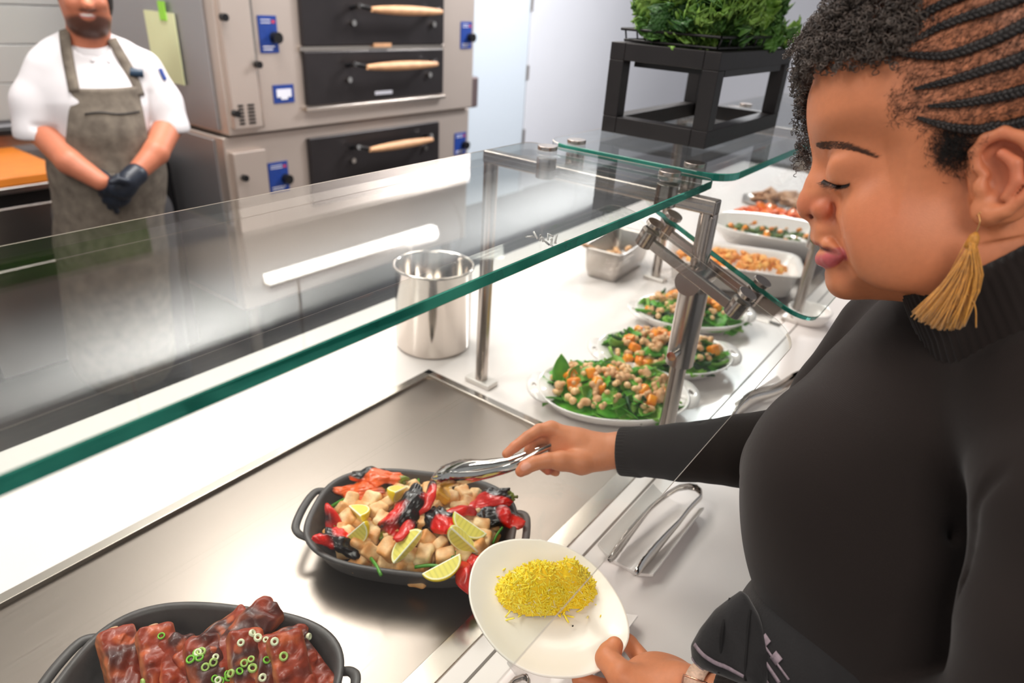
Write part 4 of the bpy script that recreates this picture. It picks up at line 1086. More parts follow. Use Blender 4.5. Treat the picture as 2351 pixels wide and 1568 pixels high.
# nose
hs.chain([hp(1898,345),hp(1889,385),hp(1877,420),hp(1864,452)],[.0085,.0072,.0078,.0088],.012)
hs.sph(hp(1857,473),.0092,.008)
hs.ell(hp(1885,470),(.016,.0135,.012),.010,R=HA)
hs.ell(hp(1900,440),(.014,.017,.016),.014,R=HA)
for s in(1,-1):
    hs.ell(HB(1895,479,.0155,s),(.0115,.0080,.0088),.004,R=HA)
    hs.ell(HB(1868,496,.0075,s),(.0062,.0036,.0036),.002,'s',R=HA)
    hs.chain([HB(1912,470,.0195,s),HB(1917,482,.0205,s),HB(1912,498,.021,s),HB(1898,506,.019,s)],[.0006,.0012,.0012,.0008],.006,'s')
hs.cone(hp(1850,488),hp(1880,506),.0042,.005,.004)
# mouth
hs.ell(hp(1893,528),(.0100,.020,.012),.010,R=HA)
for s in(1,-1):
    hs.chain([hp(1884,543),HB(1891,548,.009,s),HB(1904,562,.019,s),HB(1926,581,.0275,s)],[.0076,.0078,.0062,.0035],.004)
    hs.chain([hp(1897,593),HB(1899,592,.009,s),HB(1909,590,.018,s),HB(1928,586,.0275,s)],[.0086,.0090,.0080,.0042],.004)
    hs.chain([hp(1876,564),HB(1882,567,.012,s),HB(1900,574,.0245,s),HB(1932,585,.034,s)],[.0012,.0012,.0012,.001],.002,'s')
    hs.chain([HB(1916,505,.021,s),HB(1935,540,.029,s),HB(1948,575,.034,s)],[.0008,.0012,.0008],.008,'s')
hs.ell(hp(1893,619),(.005,.014,.003),.006,'s',R=HA)
hs.ell(hp(1928,630),(.008,.018,.012),.012,R=HA)
hs.ell(hp(1945,648),(.0135,.019,.0125),.014,R=HA)
# ears
for s in(1,-1):
    hs.ell(HB(2308,402,.071,s),(.023,.0055,.033),.008,R=[HA[0]*.95+HA[1]*LATS*s*-.31,HA[1]*LATS*s*.95+HA[0]*.31,HA[2]])
    hs.ell(HB(2285,410,.083,s),(.0115,.0120,.0165),.003,'s',R=HA)
    hs.ell(HB(2300,350,.086,s),(.013,.0065,.008),.003,'s',R=HA)
    hs.chain([HB(2262,402,.0745,s),HB(2242,385,.074,s),HB(2238,350,.075,s),HB(2262,320,.078,s),HB(2305,304,.082,s),HB(2352,318,.086,s),HB(2382,360,.088,s),HB(2380,415,.087,s),HB(2350,455,.084,s),HB(2310,485,.080,s),HB(2275,494,.077,s)],[.0030,.0036,.0040,.0042,.0044,.0044,.0042,.004,.004,.0045,.005],.0035)
    hs.chain([HB(2300,352,.0800,s),HB(2332,375,.0835,s),HB(2336,415,.084,s),HB(2310,452,.081,s)],[.0036,.0042,.0040,.0036],.004)
    hs.ell(HB(2262,482,.0735,s),(.0095,.0048,.0115),.006,R=HA)
    hs.ell(HB(2250,432,.0755,s),(.0050,.0040,.0070),.004,R=HA)
# neck into torso
hs.chain([hp(2285,500),hp(2290,640)],[.052,.056],.03)
hV,hF=hs.mesh(1)
LC=(hV-HP0)@HA.T; 
skin=L3((202,127,88)); n1=noise3(hV,60,3)[:,None]; n2=noise3(hV,14,4)[:,None]
cc=skin*(1+.05*n1+.05*n2)
def dpts(V,pts,rad,soft):
    P=np.array(pts); d=np.full(len(V),9.0)
    for i in range(len(P)-1):
        a,b=P[i],P[i+1]; ba=b-a; t=np.clip(((V-a)@ba)/(ba@ba),0,1); d=np.minimum(d,np.linalg.norm(V-a-t[:,None]*ba,axis=1))
    return np.clip((rad-d)/soft,0,1)[:,None]
def blend(c,m,col): return c*(1-m)+np.asarray(col)*m
for s in(1,-1):
    cc=blend(cc,dpts(hV,[hp(1874,598),HB(1889,599,.010,s),HB(1903,596,.020,s),HB(1926,588,.028,s)],.0085,.0022),L3((190,92,96)))
    cc=blend(cc,dpts(hV,[hp(1872,552),HB(1881,558,.012,s),HB(1898,569,.021,s),HB(1924,581,.028,s)],.0048,.002)*.9,L3((150,78,68)))
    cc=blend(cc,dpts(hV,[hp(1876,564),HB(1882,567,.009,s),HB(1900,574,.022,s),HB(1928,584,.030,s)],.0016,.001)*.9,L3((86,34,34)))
    cc=blend(cc,dpts(hV,[HB(1893,411,.020,s),HB(1905,423,.032,s),HB(1930,425,.0405,s),HB(1950,418,.0445,s)],.0014,.0012)*.9,L3((52,28,24)))
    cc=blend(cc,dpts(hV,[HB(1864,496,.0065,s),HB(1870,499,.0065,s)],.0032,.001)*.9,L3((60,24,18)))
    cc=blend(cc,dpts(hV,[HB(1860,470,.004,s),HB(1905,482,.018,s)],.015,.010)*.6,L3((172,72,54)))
    cc=blend(cc,dpts(hV,[HB(2290,330,.08,s),HB(2330,420,.084,s)],.02,.02)*.4,L3((206,104,88)))
for s in(1,-1):
    cc=blend(cc,dpts(hV,[HB(1878,331,.020,s),HB(1900,327,.030,s),HB(1932,333,.040,s)],.0030,.0022)*.6*np.clip(1.25-(LC[:,0:1]*0),0,1),L3((58,34,26)))
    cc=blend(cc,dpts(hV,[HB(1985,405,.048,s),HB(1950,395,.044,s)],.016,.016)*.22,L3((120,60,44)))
    cc=blend(cc,dpts(hV,[HB(1985,530,.05,s),HB(2040,500,.055,s)],.03,.03)*.2,L3((205,98,74)))
# hair bearing scalp: dark stubble
hp2=lambda q: tuple(hl(hp(q[0],q[1],.06))[[0,2]])
HRP=[hp2(q) for q in((1872,175),(1905,150),(1960,128),(2030,130),(2062,165),(2078,205),(2050,225),(2050,285),(2110,292),(2150,303),(2138,335),(2150,372),(2185,395),(2222,372),(2246,330),(2290,306),(2350,290))]+[back(-.13,-.03),back(-.15,-.065),back(-.24,-.06),back(-.24,.16),back(.03,.16),back(.03,.075)]
dm=poly_sd(LC[:,0],LC[:,2],HRP); hm=np.clip(.5-dm/.007+.25*noise3(hV,500,8),0,1)[:,None]
scalp=skin*.86*(1+.18*noise3(hV,900,2)[:,None])
cc=blend(cc,hm*.8,scalp)
msk=mat('skin',(200,130,94),.46,attr=True,noise=.10,nscale=220,bump=.10,bscale=900,sss=.12,spec=.45)
# ---- hands
def rhand():
    s=SDF((-.17,-.10,-.09),(.17,.10,.09),.0014,dep(1300,1035,.985))
    D=dep
    ax=[nrm(D(1400,1032,.98)-D(1290,1020,.985)),None,None]; vv=-ray(1300,1030); up=nrm(D(1310,980,.985)-D(1320,1080,.985)); dd=nrm(np.cross(ax[0],up)); up=np.cross(dd,ax[0]); R=[ax[0],up,dd]
    s.ell(D(1322,1030,.985),(.040,.030,.0165),0,R=R)
    s.chain([D(1470,1036,.965),D(1421,1033,.972),D(1375,1033,.98),D(1330,1022,.985)],[.030,.0255,.0245,.0235],.012)
    mc=[(1266,984,.988),(1256,1000,1.0),(1258,1020,1.008),(1270,1040,1.010)]
    for q,r in zip(mc,(.0115,.0115,.0105,.0095)): s.cone(D(1370,1030,.985),D(*q),.017,r,.010)
    s.chain([D(1266,984,.988),D(1238,988,.984),D(1212,1004,.978),D(1182,1026,.970),D(1163,1042,.966)],[.0115,.0098,.0092,.0080,.0068],.004)
    s.chain([D(1256,1000,1.0),D(1222,1012,1.0),D(1216,1036,.99),D(1232,1050,.982)],[.0112,.0092,.0084,.0072],.003)
    s.chain([D(1258,1020,1.008),D(1232,1034,1.01),D(1238,1062,1.0),D(1258,1080,.99)],[.0105,.0088,.0082,.0070],.003)
    s.chain([D(1270,1040,1.010),D(1252,1052,1.015),D(1262,1078,1.005),D(1276,1084,.998)],[.0095,.0080,.0074,.0064],.003)
    s.chain([D(1385,1052,.968),D(1335,1062,.962),D(1288,1058,.956)],[.017,.0170,.0140],.012)
    s.chain([D(1288,1058,.956),D(1258,1057,.953),D(1225,1064,.950),D(1206,1074,.948),D(1196,1082,.948)],[.0140,.0112,.0104,.0100,.0082],.005)
    # thumb nail
    nz=nrm(CP-D(1205,1070,.94)); 
    V,F=s.mesh(1)
    c=skin*1.12*(1+.05*noise3(V,80,5)[:,None]); c=blend(c,dpts(V,[D(1196,1080,.945),D(1180,1028,.965)],.02,.018)*.25,L3((222,120,96)))
    c=blend(c,dpts(V,[D(1202,1073,.9395),D(1211,1069,.9385)],.0055,.0015)*.75,L3((232,168,150)))
    c=blend(c,dpts(V,[D(1262,1078,.985),D(1264,1088,.982)],.012,.008)*.6,L3((196,84,62)))
    for a,b in(((1235,978),(1240,992)),((1208,995),(1214,1008)),((1236,1050),(1238,1066)),((1266,1004),(1276,1018))):
        c=blend(c,dpts(V,[D(*a,.972),D(*b,.966)],.010,.010)*.18,L3((120,54,34)))
    return V,F,c
def lhand():
    tp=onplane(1411,1482,.010); 
    s=SDF((-.20,-.13,-.10),(.14,.13,.10),.0015,dep(1480,1560,.70))
    D=dep; td=(tp-CP)@CM[2]
    s.chain([tp,D(1400,1500,td-.004),D(1394,1512,td-.012),D(1428,1552,td-.035),D(1500,1596,td-.045)],[.0095,.0122,.0126,.0155,.022],.006)
    pc_=D(1510,1600,td-.025)
    s.ell(pc_,(.046,.036,.022),.012,R=[nrm(D(1600,1610,.67)-D(1450,1570,.70)),nrm(D(1500,1500,.7)-D(1500,1600,.7)),-nrm(ray(1500,1580))])
    s.chain([D(1500,1575,td-.02),D(1560,1590,td-.045),D(1640,1620,td-.065),D(1760,1660,td-.10)],[.030,.028,.0265,.032],.014)
    # index finger under the rim, its side showing to the right of the plate
    q=onplane(1445,1478,-.026)
    s.chain([D(1525,1560,td+.005),D(1488,1532,td+.01),q,onplane(1420,1450,-.036)],[.013,.011,.0095,.008],.006)
    for (a,b,c2,dz) in(((1480,1590),(1400,1585),(1330,1560),-.036),((1490,1620),(1400,1630),(1330,1600),-.034),((1500,1650),(1430,1670),(1370,1640),-.032)):
        s.chain([D(*a,td),onplane(*b,dz),onplane(*c2,dz)],[.012,.0105,.0085],.006)
    V,F=s.mesh(1)
    c=skin*1.08*(1+.05*noise3(V,80,6)[:,None]); c=blend(c,dpts(V,[D(1440,1530,td-.05),D(1447,1524,td-.05)],.012,.012)*.3,L3((150,70,50)))
    return V,F,c
meshes=[(hV,hF,cc),rhand(),lhand()]
# hidden core of torso and limbs, inside the clothes
cs=SDF((-.30,-.30,-1.15),(.36,.42,.25),.011,(.62,0,.35))
NB=dep(2340,800,.60)
cs.chain([hp(2290,600),NB,dep(2180,1000,.66),dep(2080,1350,.66),np.array([.58,-.13,.0])],[.050,.055,.085,.085,.085],.03)
cs.chain([NB,dep(2430,930,.52),dep(2460,1200,.475),dep(2420,1480,.47),dep(2340,1720,.475),dep(2000,1700,.565),dep(1700,1630,.64)],[.035,.022,.022,.020,.020,.020,.022],.01)
cs.chain([dep(2200,860,.66),dep(2010,780,.80),dep(1860,1020,.83),dep(1480,1036,.96)],[.05,.038,.032,.026],.02)
for sx in(.075,-.075): cs.chain([(.58+sx,-.13,-.02),(.585+sx,-.14,-.45),(.59+sx,-.15,-.86)],[.07,.05,.036],.02); cs.cone((.59+sx,-.15,-.865),(.59+sx,-.05,-.878),.032,.026,.01)
cV,cF=cs.mesh(1); meshes.append((cV,cF,np.tile(skin,(len(cV),1))))
off=0;VV=[];FF=[];CCx=[]
for v,f,c in meshes: VV.append(v);FF.append(f+off);CCx.append(c);off+=len(v)
woman=npmesh('person',np.concatenate(VV),np.concatenate(FF),msk,None,True); setcol(woman,np.concatenate(CCx))
setp(woman,'woman in a black turtleneck looking down, holding tongs and a plate of rice','person')
hbvh=BVHTree.FromPolygons([tuple(v) for v in hV],[tuple(int(i) for i in f) for f in hF])
def onhead(px,py,off=0.0):
    d=nrm(ray(px,py)); r=hbvh.ray_cast(Vector(CP),Vector(d))
    if r[0] is None:
        r=hbvh.find_nearest(Vector(CP+d*.62)); 
        nn=np.array(r[1]); return np.array(r[0])+nn*off,nn
    nn=np.array(r[1]); return np.array(r[0])+nn*off,nn
mhair=mat('black_hair',(16,13,13),.5,noise=.5,nscale=200,col2=(48,42,40))
# cornrows: three plaited strands following the scalp
rows=[[(2068,108),(2110,88),(2160,62),(2220,40),(2290,18),(2360,-10),(2440,-50)],
 [(2040,122),(2100,128),(2165,130),(2230,112),(2290,88),(2355,55),(2430,15)],
 [(2098,205),(2150,194),(2210,178),(2270,158),(2330,138),(2400,105)],
 [(2130,244),(2185,241),(2240,232),(2300,218),(2360,200),(2430,175)],
 [(2105,270),(2150,283),(2205,293),(2262,296),(2315,284),(2370,266),(2440,240)],
 [(2060,70),(2120,35),(2190,0),(2270,-30),(2350,-60)],
 [(2000,60),(2060,10),(2130,-35),(2220,-75),(2330,-110)]]
froots=[];R9=np.random.RandomState(77)
def braid(pts,nms,taper=True):
    pts=np.array(pts); nms=np.array(nms)
    for _ in range(3): pts[1:-1]=(pts[:-2]+pts[1:-1]*2+pts[2:])/4; nms[1:-1]=(nms[:-2]+nms[1:-1]*2+nms[2:])/4
    L=np.concatenate([[0],np.cumsum(np.linalg.norm(np.diff(pts,axis=0),axis=1))]); N=int(L[-1]/.0011); t=np.linspace(0,L[-1],N)
    C_=np.stack([np.interp(t,L,pts[:,k]) for k in range(3)],1); NN=np.stack([np.interp(t,L,nms[:,k]) for k in range(3)],1); NN/=np.linalg.norm(NN,axis=1)[:,None]
    T_=np.gradient(C_,axis=0); T_/=np.linalg.norm(T_,axis=1)[:,None]; S_=np.cross(T_,NN)
    w=np.interp(t/L[-1],[0,.12,.4,1],[.25,.6,.95,1.1])*.0029
    mb=MB(); ph0=t/.0105*2*math.pi
    for k in range(3):
        ph=ph0+k*2*math.pi/3
        Pk=C_+S_*(w*np.sin(ph))[:,None]+NN*(w*.5*np.sin(2*ph))[:,None]
        mb.tube(Pk,w*.72,7)
    for _i in range(int(N*1.6)):
        _j=R9.randint(0,N); _v=nrm(S_[_j]*R9.uniform(-1,1)+NN[_j]*R9.uniform(.1,1)); froots.append((C_[_j]+_v*w[_j]*1.2,_v,T_[_j]*R9.uniform(-1,1)))
    mb.build('cornrow',mhair,woman,smooth=True)
def surf(lat,f,u):
    """scalp point of the local (forward, up) position seen from side lat"""
    o=HP0+Hu*(gl[0]*(1 if HA[0]@Hu>0 else -1)-f)+Hv*(gl[2]+u)+Hn*lat*.3
    r=hbvh.ray_cast(Vector(o),Vector(-Hn*lat)); return r
ends=[(-.150,-.062),(-.165,-.050),(-.178,-.034),(-.185,-.020),(-.180,-.050),(-.182,.045),(-.175,.070)]
for ri,rw in enumerate(rows):
    Q=spl([(a,b,0) for a,b in rw],46)
    pts=[];nms=[]
    for i,q in enumerate(Q):
        p,nn=onhead(q[0],q[1],.0015+.0015*min(1,i/10)); pts.append(p);nms.append(nn)
    # carry the row round toward the nape
    l0=HA@(pts[-1]-HP0); fE,uE=l0[0]-gl[0],l0[2]-gl[2]
    for t_ in np.linspace(.1,1,16):
        f_=fE+(-.176-fE)*t_; u_=uE+((-.01-.012*ri if ri<5 else .03)-uE)*t_**1.5
        o=HP0+HA[0]*(gl[0]+f_)+HA[2]*(gl[2]+u_)+Hn*.3
        r=hbvh.ray_cast(Vector(o),Vector(-Hn))
        if r[0] is not None: pts.append(np.array(r[0])+np.array(r[1])*.003); nms.append(np.array(r[1]))
    braid(pts,nms); braid([mir(p,-1) for p in pts],[n_-2*(n_@Hn)*Hn for n_ in nms])
for lat in(-.033,-.011,.011,.033):
    pts=[];nms=[]
    for f_ in np.linspace(-.045,-.186,34):
        o=HP0+HA[0]*(gl[0]+f_)+Hv*(gl[2]+.35)+Hn*lat
        r=hbvh.ray_cast(Vector(o),Vector(-Hv))
        if r[0] is not None and (HA@(np.array(r[0])-HP0))[2]-gl[2]>-.03: pts.append(np.array(r[0])+np.array(r[1])*.003); nms.append(np.array(r[1]))
    if len(pts)>5: braid(pts,nms)
# short hairs: thin curled threads
def hairs(name,roots,Lr,rr_,m,curl=.6,seed=1):
    R=np.random.RandomState(seed); V=[];F=[];n=0
    for p,nn,dirn in roots:
        L=R.uniform(*Lr); a=nrm(np.cross(nn,R.normal(size=3))); d=nrm(nn*.5+np.asarray(dirn)+a*curl*R.uniform(.3,1)); b=np.cross(d,a); k=5; ph=R.uniform(0,6)
        pr=[]
        for i in range(k):
            t=i/(k-1); c=p+d*L*t+(a*math.cos(ph+t*5)+b*math.sin(ph+t*5))*L*.22*t-nn*L*.25*t*t
            pr.append(c)
        e1=a*rr_;e2=b*rr_
        for i,c in enumerate(pr):
            q=1-.8*i/(k-1); V+= [c+e1*q,c-e1*.5*q+e2*.87*q,c-e1*.5*q-e2*.87*q]
        for i in range(k-1):
            for j in range(3): F.append((n+i*3+j,n+i*3+(j+1)%3,n+(i+1)*3+(j+1)%3,n+(i+1)*3+j))
        n+=3*k
    return npmesh(name,np.array(V),np.array(F,dtype=np.int32),m,woman,True)
hairs('braid_fuzz',froots,(.0025,.006),.00013,mhair,.9,5)
R=np.random.RandomState(11); roots=[]
HPX=[(1905,122),(1960,112),(2030,118),(2062,160),(2078,200),(2040,220),(2040,285),(2110,295),(2150,306),(2135,335),(2150,375),(2185,398),(2225,374),(2248,332),(2300,303),(2440,280),(2440,-60),(1900,-60)]
HPXa=np.array(HPX,float)
Xr=R.uniform(1880,2440,20000); Yr=R.uniform(-60,400,20000); dd_=poly_sd(Xr,Yr,HPXa)
for x,y,d in zip(Xr,Yr,dd_):
    if d>16*R.rand()**1.5: continue
    p,nn=onhead(x,y)
    if np.linalg.norm(p-CP)>.9 or ((p-HP0)@Hn>.0755 and x>2225): continue
    roots.append((p,nn,-Hu*.8+Hv*.35))
hairs('scalp_hair',roots[:7000],(.0035,.009),.00019,mhair,.9,2)
# sideburn, denser
roots=[]
for i in range(1300):
    x,y=R.normal(2190,26),R.normal(335,26)
    if x>2238 and y>330 or y<290: continue
    p,nn=onhead(x,y); roots.append((p,nn,-Hv*.6-Hu*.2))
hairs('sideburn',roots,(.004,.010),.0002,mhair,.9,3)
# coiled hair over the forehead and crown
def coil(mb,P,rad,turns,r,seed):
    R=np.random.RandomState(seed); n=int(turns*9); C_=spl(P,n); kk=R.normal(size=(2,3)); C_=C_+.0016*np.sin(np.arange(n)[:,None]*.13*(1+.4*kk[0])+kk[1]*3); T_=np.gradient(C_,axis=0); T_/=np.linalg.norm(T_,axis=1)[:,None]+1e-9
    a=nrm(np.cross(T_[0],[.3,.5,.8])); out=[]
    ph0=R.uniform(0,6)
    for i in range(n):
        a=nrm(a-T_[i]*(a@T_[i])); b=np.cross(T_[i],a); ph=ph0+i/9*2*math.pi; q=rad*(1+.45*math.sin(i*.23+seed)+.2*math.sin(i*.71+seed*2))
        out.append(C_[i]+q*(a*math.cos(ph)+b*math.sin(ph)))
    mb.tube(np.array(out),r,4,cap=False)
mcurl=mat('coily_hair',(32,26,24),.45,noise=.8,nscale=150,col2=(104,92,84))
mb=MB(); k=0
R=np.random.RandomState(21)
# heap above the hairline
for i in range(420):
    x=R.uniform(1872,2110); y=R.uniform(-70,150)
    lim=150-.12*(x-1900) if x<2060 else 120-.9*(x-2060)
    if y>lim: continue
    if x<1905 and y>135: continue
    p,nn=onhead(x,y,R.uniform(.001,.013))
    d=nrm(Hu*R.uniform(-.3,1)+Hv*R.uniform(-.9,.3)+Hn*R.uniform(-.5,.5)); L=R.uniform(.012,.03)
    P=[p-d*L*.5,p+nn*.002,p+d*L*.5-nn*.003]
    coil(mb,P,R.uniform(.0012,.0026),L/.0022,.00038,k); k+=1
mb2=MB()
# far side heap silhouettes
for i in range(160):
    x=R.uniform(1845,1960); y=R.uniform(-60,150-1.1*max(0,x-1880))
    p=hp(x+R.uniform(0,12),y,R.uniform(-.04,.02)); L=R.uniform(.012,.028); d=nrm(-Hv+Hu*R.uniform(-.4,.6)+Hn*R.uniform(-.4,.4))
    if x<1960-.62*(y+60)*.75-20: continue
    coil(mb,[p-d*L*.5,p+Hn*.003,p+d*L*.5],R.uniform(.0012,.0026),L/.0022,.00038,k); k+=1
mb.build('curly_hair',mcurl,woman,smooth=True)
for i in range(120):
    x=R.uniform(1852,1915); y=R.uniform(60,200-1.3*(x-1852)) if x<1905 else R.uniform(60,140)
    p,nn=onhead(max(x,1868),y,R.uniform(.001,.010)); p=p+Hu*(max(0,1868-x)/3000); L=R.uniform(.010,.022); d=nrm(-Hv+Hu*R.uniform(-.3,.5)+Hn*R.uniform(-.5,.5))
    coil(mb2,[p-d*L*.5,p+nn*.003,p+d*L*.5],R.uniform(.0012,.0026),L/.0022,.00038,k); k+=1
mb2.build('curly_hair',mcurl,woman,smooth=True)
# hanging twists in front of the forehead
def twist(name,pxs,lat,wd,n,seed):
    R=np.random.RandomState(seed); mb=MB(); P=np.array([hp(x,y,lat+R.uniform(-.002,.002)) for x,y in pxs])
    for i in range(n):
        o=R.normal(size=3)*wd; o2=R.normal(size=3)*wd; a=R.uniform(0,.5); b=R.uniform(.6,1)
        Q=spl(P,24)[int(a*23):int(b*23)+1]
        if len(Q)<4: continue
        Q=Q+np.linspace(0,1,len(Q))[:,None]*o2+o; Ln=np.linalg.norm(np.diff(Q,axis=0),axis=1).sum()
        coil(mb,Q[::3],R.uniform(.0010,.0022),Ln/.0022,.00034,seed*50+i)
    mb.build(name,mcurl,woman,smooth=True)
twist('hair_twist',[(1900,90),(1870,130),(1852,180),(1846,230),(1848,280),(1850,330),(1862,375)],-.012,.0030,44,31)
twist('hair_twist',[(1885,70),(1858,110),(1842,150),(1838,200),(1844,240)],-.02,.0030,30,32)
twist('hair_twist',[(1838,320),(1846,345),(1852,365),(1866,380)],-.014,.0042,22,33)
twist('hair_twist',[(1905,20),(1868,50),(1845,85),(1822,112),(1805,128)],-.03,.0022,22,34)
# lashes and brow
def strands(name,items,m):
    mb=MB()
    for P,r in items: mb.tube(spl(P,5),[r,r*.9,r*.7,r*.5,r*.2],4)
    mb.build(name,m,woman,smooth=True)
it=[];R=np.random.RandomState(41)
lb=spl([hp(1892,419,.021),hp(1902,430,.031),hp(1922,434,.039),hp(1945,429,.044),hp(1962,420,.0465)],30)
for i in range(62):
    t=(i/61)**1.1*.86; b,_n=onhead(*[(1892+68*t),(412+13*math.sin(t*math.pi*.9))]); 
    dirn=nrm(Hu*(.95-.9*t)-Hv*(.35+.25*t)+Hn*(.25+.35*t)); L=R.uniform(.0060,.0090)*(1-.35*t)
    it.append(([b,b+dirn*L*.5-Hv*.0006,b+dirn*L+Hv*.0012+R.normal(size=3)*.0008],.00024))
strands('eyelashes',it,M['black'])
it=[]
for i in range(760):
    t=R.uniform(0,1)**2.0*R.uniform(.75,1); x=1878+t*140; yc=332+1.5*math.sin(t*3)+42*max(0,t-.30)**1.35*1.25; w=(4+70*t if t<.07 else 9 if t<.35 else max(1.2,9-(t-.35)*22)); x+=R.uniform(-4,4); y=yc+R.uniform(-w,w)
    b,nn=onhead(x,y,.0004); d=nrm(-Hu*.9+Hv*R.uniform(-.1,.35)+nn*.55); L=R.uniform(.003,.0055)
    it.append(([b,b+d*L*.5,b+d*L-nn*.0006],.00017))
strands('eyebrow',it,mat('brow_hair',(84,58,46),.6))
# ---------------------------------------------------------------- clothes
msw=bpy.data.materials.new('black_knit'); msw.use_nodes=True; nt=msw.node_tree; b=nt.nodes['Principled BSDF']
b.inputs['Base Color'].default_value=lin((36,30,28))+(1,); b.inputs['Roughness'].default_value=.9; b.inputs['Sheen Weight'].default_value=.12; b.inputs['Sheen Roughness'].default_value=.45; b.inputs['Specular IOR Level'].default_value=.15
tc=nt.nodes.new('ShaderNodeTexCoord'); n=nt.nodes.new('ShaderNodeTexNoise'); n.inputs['Scale'].default_value=900; n2=nt.nodes.new('ShaderNodeTexWave'); n2.inputs['Scale'].default_value=420; n2.inputs['Distortion'].default_value=1.5; n2.bands_direction='Z'
ad=nt.nodes.new('ShaderNodeMath'); ad.operation='ADD'; bp=nt.nodes.new('ShaderNodeBump'); bp.inputs['Strength'].default_value=.3; bp.inputs['Distance'].default_value=.0006
for q in(n,n2): nt.links.new(tc.outputs['Object'],q.inputs['Vector'])
nt.links.new(n.outputs['Fac'],ad.inputs[0]); nt.links.new(n2.outputs['Fac'],ad.inputs[1]); nt.links.new(ad.outputs[0],bp.inputs['Height']); nt.links.new(bp.outputs[0],b.inputs['Normal'])
ss=SDF((-.33,-.34,-.40),(.36,.34,.36),.0042,(.66,.0,.36))
D=dep
ss.chain([D(2320,800,.62),D(2200,960,.645),D(2100,1150,.65),D(2050,1340,.64),D(2150,1600,.64)],[.075,.105,.112,.108,.104],.05)
ss.chain([D(2180,830,.64),D(1950,1040,.63)],[.070,.075],.06)
ss.ell(D(1888,1115,.605),(.068,.066,.070),.05); ss.ell(D(1835,1085,.71),(.062,.060,.064),.05)
ss.chain([D(1965,1270,.62),D(2000,1370,.62)],[.094,.092],.04)
ss.chain([D(2320,830,.60),D(2420,900,.51)],[.075,.055],.06)
ss.chain([D(2420,900,.51),D(2450,1150,.465),D(2410,1450,.46),D(2330,1720,.465)],[.055,.054,.052,.048],.03)
ss.chain([D(2330,1720,.465),D(2000,1700,.56),D(1660,1622,.655)],[.048,.044,.033],.012)
ss.chain([D(2200,820,.66),D(2060,790,.77)],[.075,.058],.04)
ss.chain([D(2040,770,.785),D(1930,910,.82),D(1850,1022,.84)],[.058,.054,.052],.02)
ss.chain([D(1850,1022,.84),D(1700,1035,.885),D(1560,1038,.935),D(1428,1036,.976)],[.052,.0475,.040,.0335],.012)
# folds
for a,b_,r in(((2245,1150,.475),(2215,1400,.485),.002),((2235,1150,.50),(2180,1230,.53),.003),((2260,1130,.47),(2300,1080,.455),.003),((1905,800,.765),(1880,900,.78),.0015),((1925,790,.755),(1900,900,.77),.0015),((1610,960,.905),(1612,1110,.91),.0012),((1745,930,.84),(1750,990,.82),.0015),((1720,935,.85),(1730,985,.83),.0012)):
    ss.cone(D(*a),D(*b_),r,r,.008,'s')
# cut the cuffs flat
def cutcuff(p,d,R0):
    d=nrm(d); c=np.asarray(p)+d*.045; ss.box(c,(.045,R0,R0),0,.001,'s',R=[d,nrm(np.cross(d,[0,0,1])),np.cross(d,nrm(np.cross(d,[0,0,1])))])
cutcuff(D(1426,1036,.976),D(1300,1030,1.0)-D(1500,1038,.95),.055)
cutcuff(D(1662,1618,.655),D(1500,1580,.69)-D(1700,1630,.64),.055)
# hollow the collar opening is left to the collar part
V,F=ss.mesh(1); swm=npmesh('sweater',V,F,msw,woman,True)
# turtleneck collar: ribbed tube
c0=hp(2262,592); f0=nrm(hp(2100,672)-c0); a0=nrm(np.cross(f0,Hn)); 
if a0@Hv<0: a0=-a0
base_c=hp(2345,790); ringsC=[]
NT=240; th=np.linspace(0,2*math.pi,NT,endpoint=False)
for s_,rad,inn in((0,.0595,1),(.02,.0615,1),(.0,.0635,0),(-.02,.066,0),(.12,.0675,0),(.3,.0675,0),(.5,.0675,0),(.7,.070,0),(.85,.070,0),(1.0,.068,0)):
    c=c0+(base_c-c0)*max(s_,0)+(a0*.004 if s_<0 else 0)
    rb=np.ones(NT) if inn else 1+.012*np.sin(th*60)
    ringsC.append(c+rad*rb[:,None]*(np.cos(th)[:,None]*f0*1.0+np.sin(th)[:,None]*Hn*.95))
mb=MB(); mb.loft(ringsC,False,False); mb.build('collar',msw,woman,smooth=True)
# ribbed cuffs
def cuff(p,d,r,L):
    d=nrm(d); a=nrm(np.cross(d,[0,0,1])); b=np.cross(d,a); rg=[]
    for s_,q in((.0,.80),(.0,1.0),(.1,1.03),(.5,1.04),(1,1.07),(1.2,1.02)):
        rg.append(p-d*L*s_+r*q*(1+.008*np.sin(th*40))[:,None]*(np.cos(th)[:,None]*a+np.sin(th)[:,None]*b))
    mb=MB(); mb.loft(rg,False,False); mb.build('cuff',msw,woman,smooth=True)
cuff(D(1424,1036,.977),D(1300,1030,1.0)-D(1500,1038,.95),.0345,.03)
cuff(D(1655,1618,.657),D(1500,1580,.69)-D(1700,1630,.64),.0345,.03)
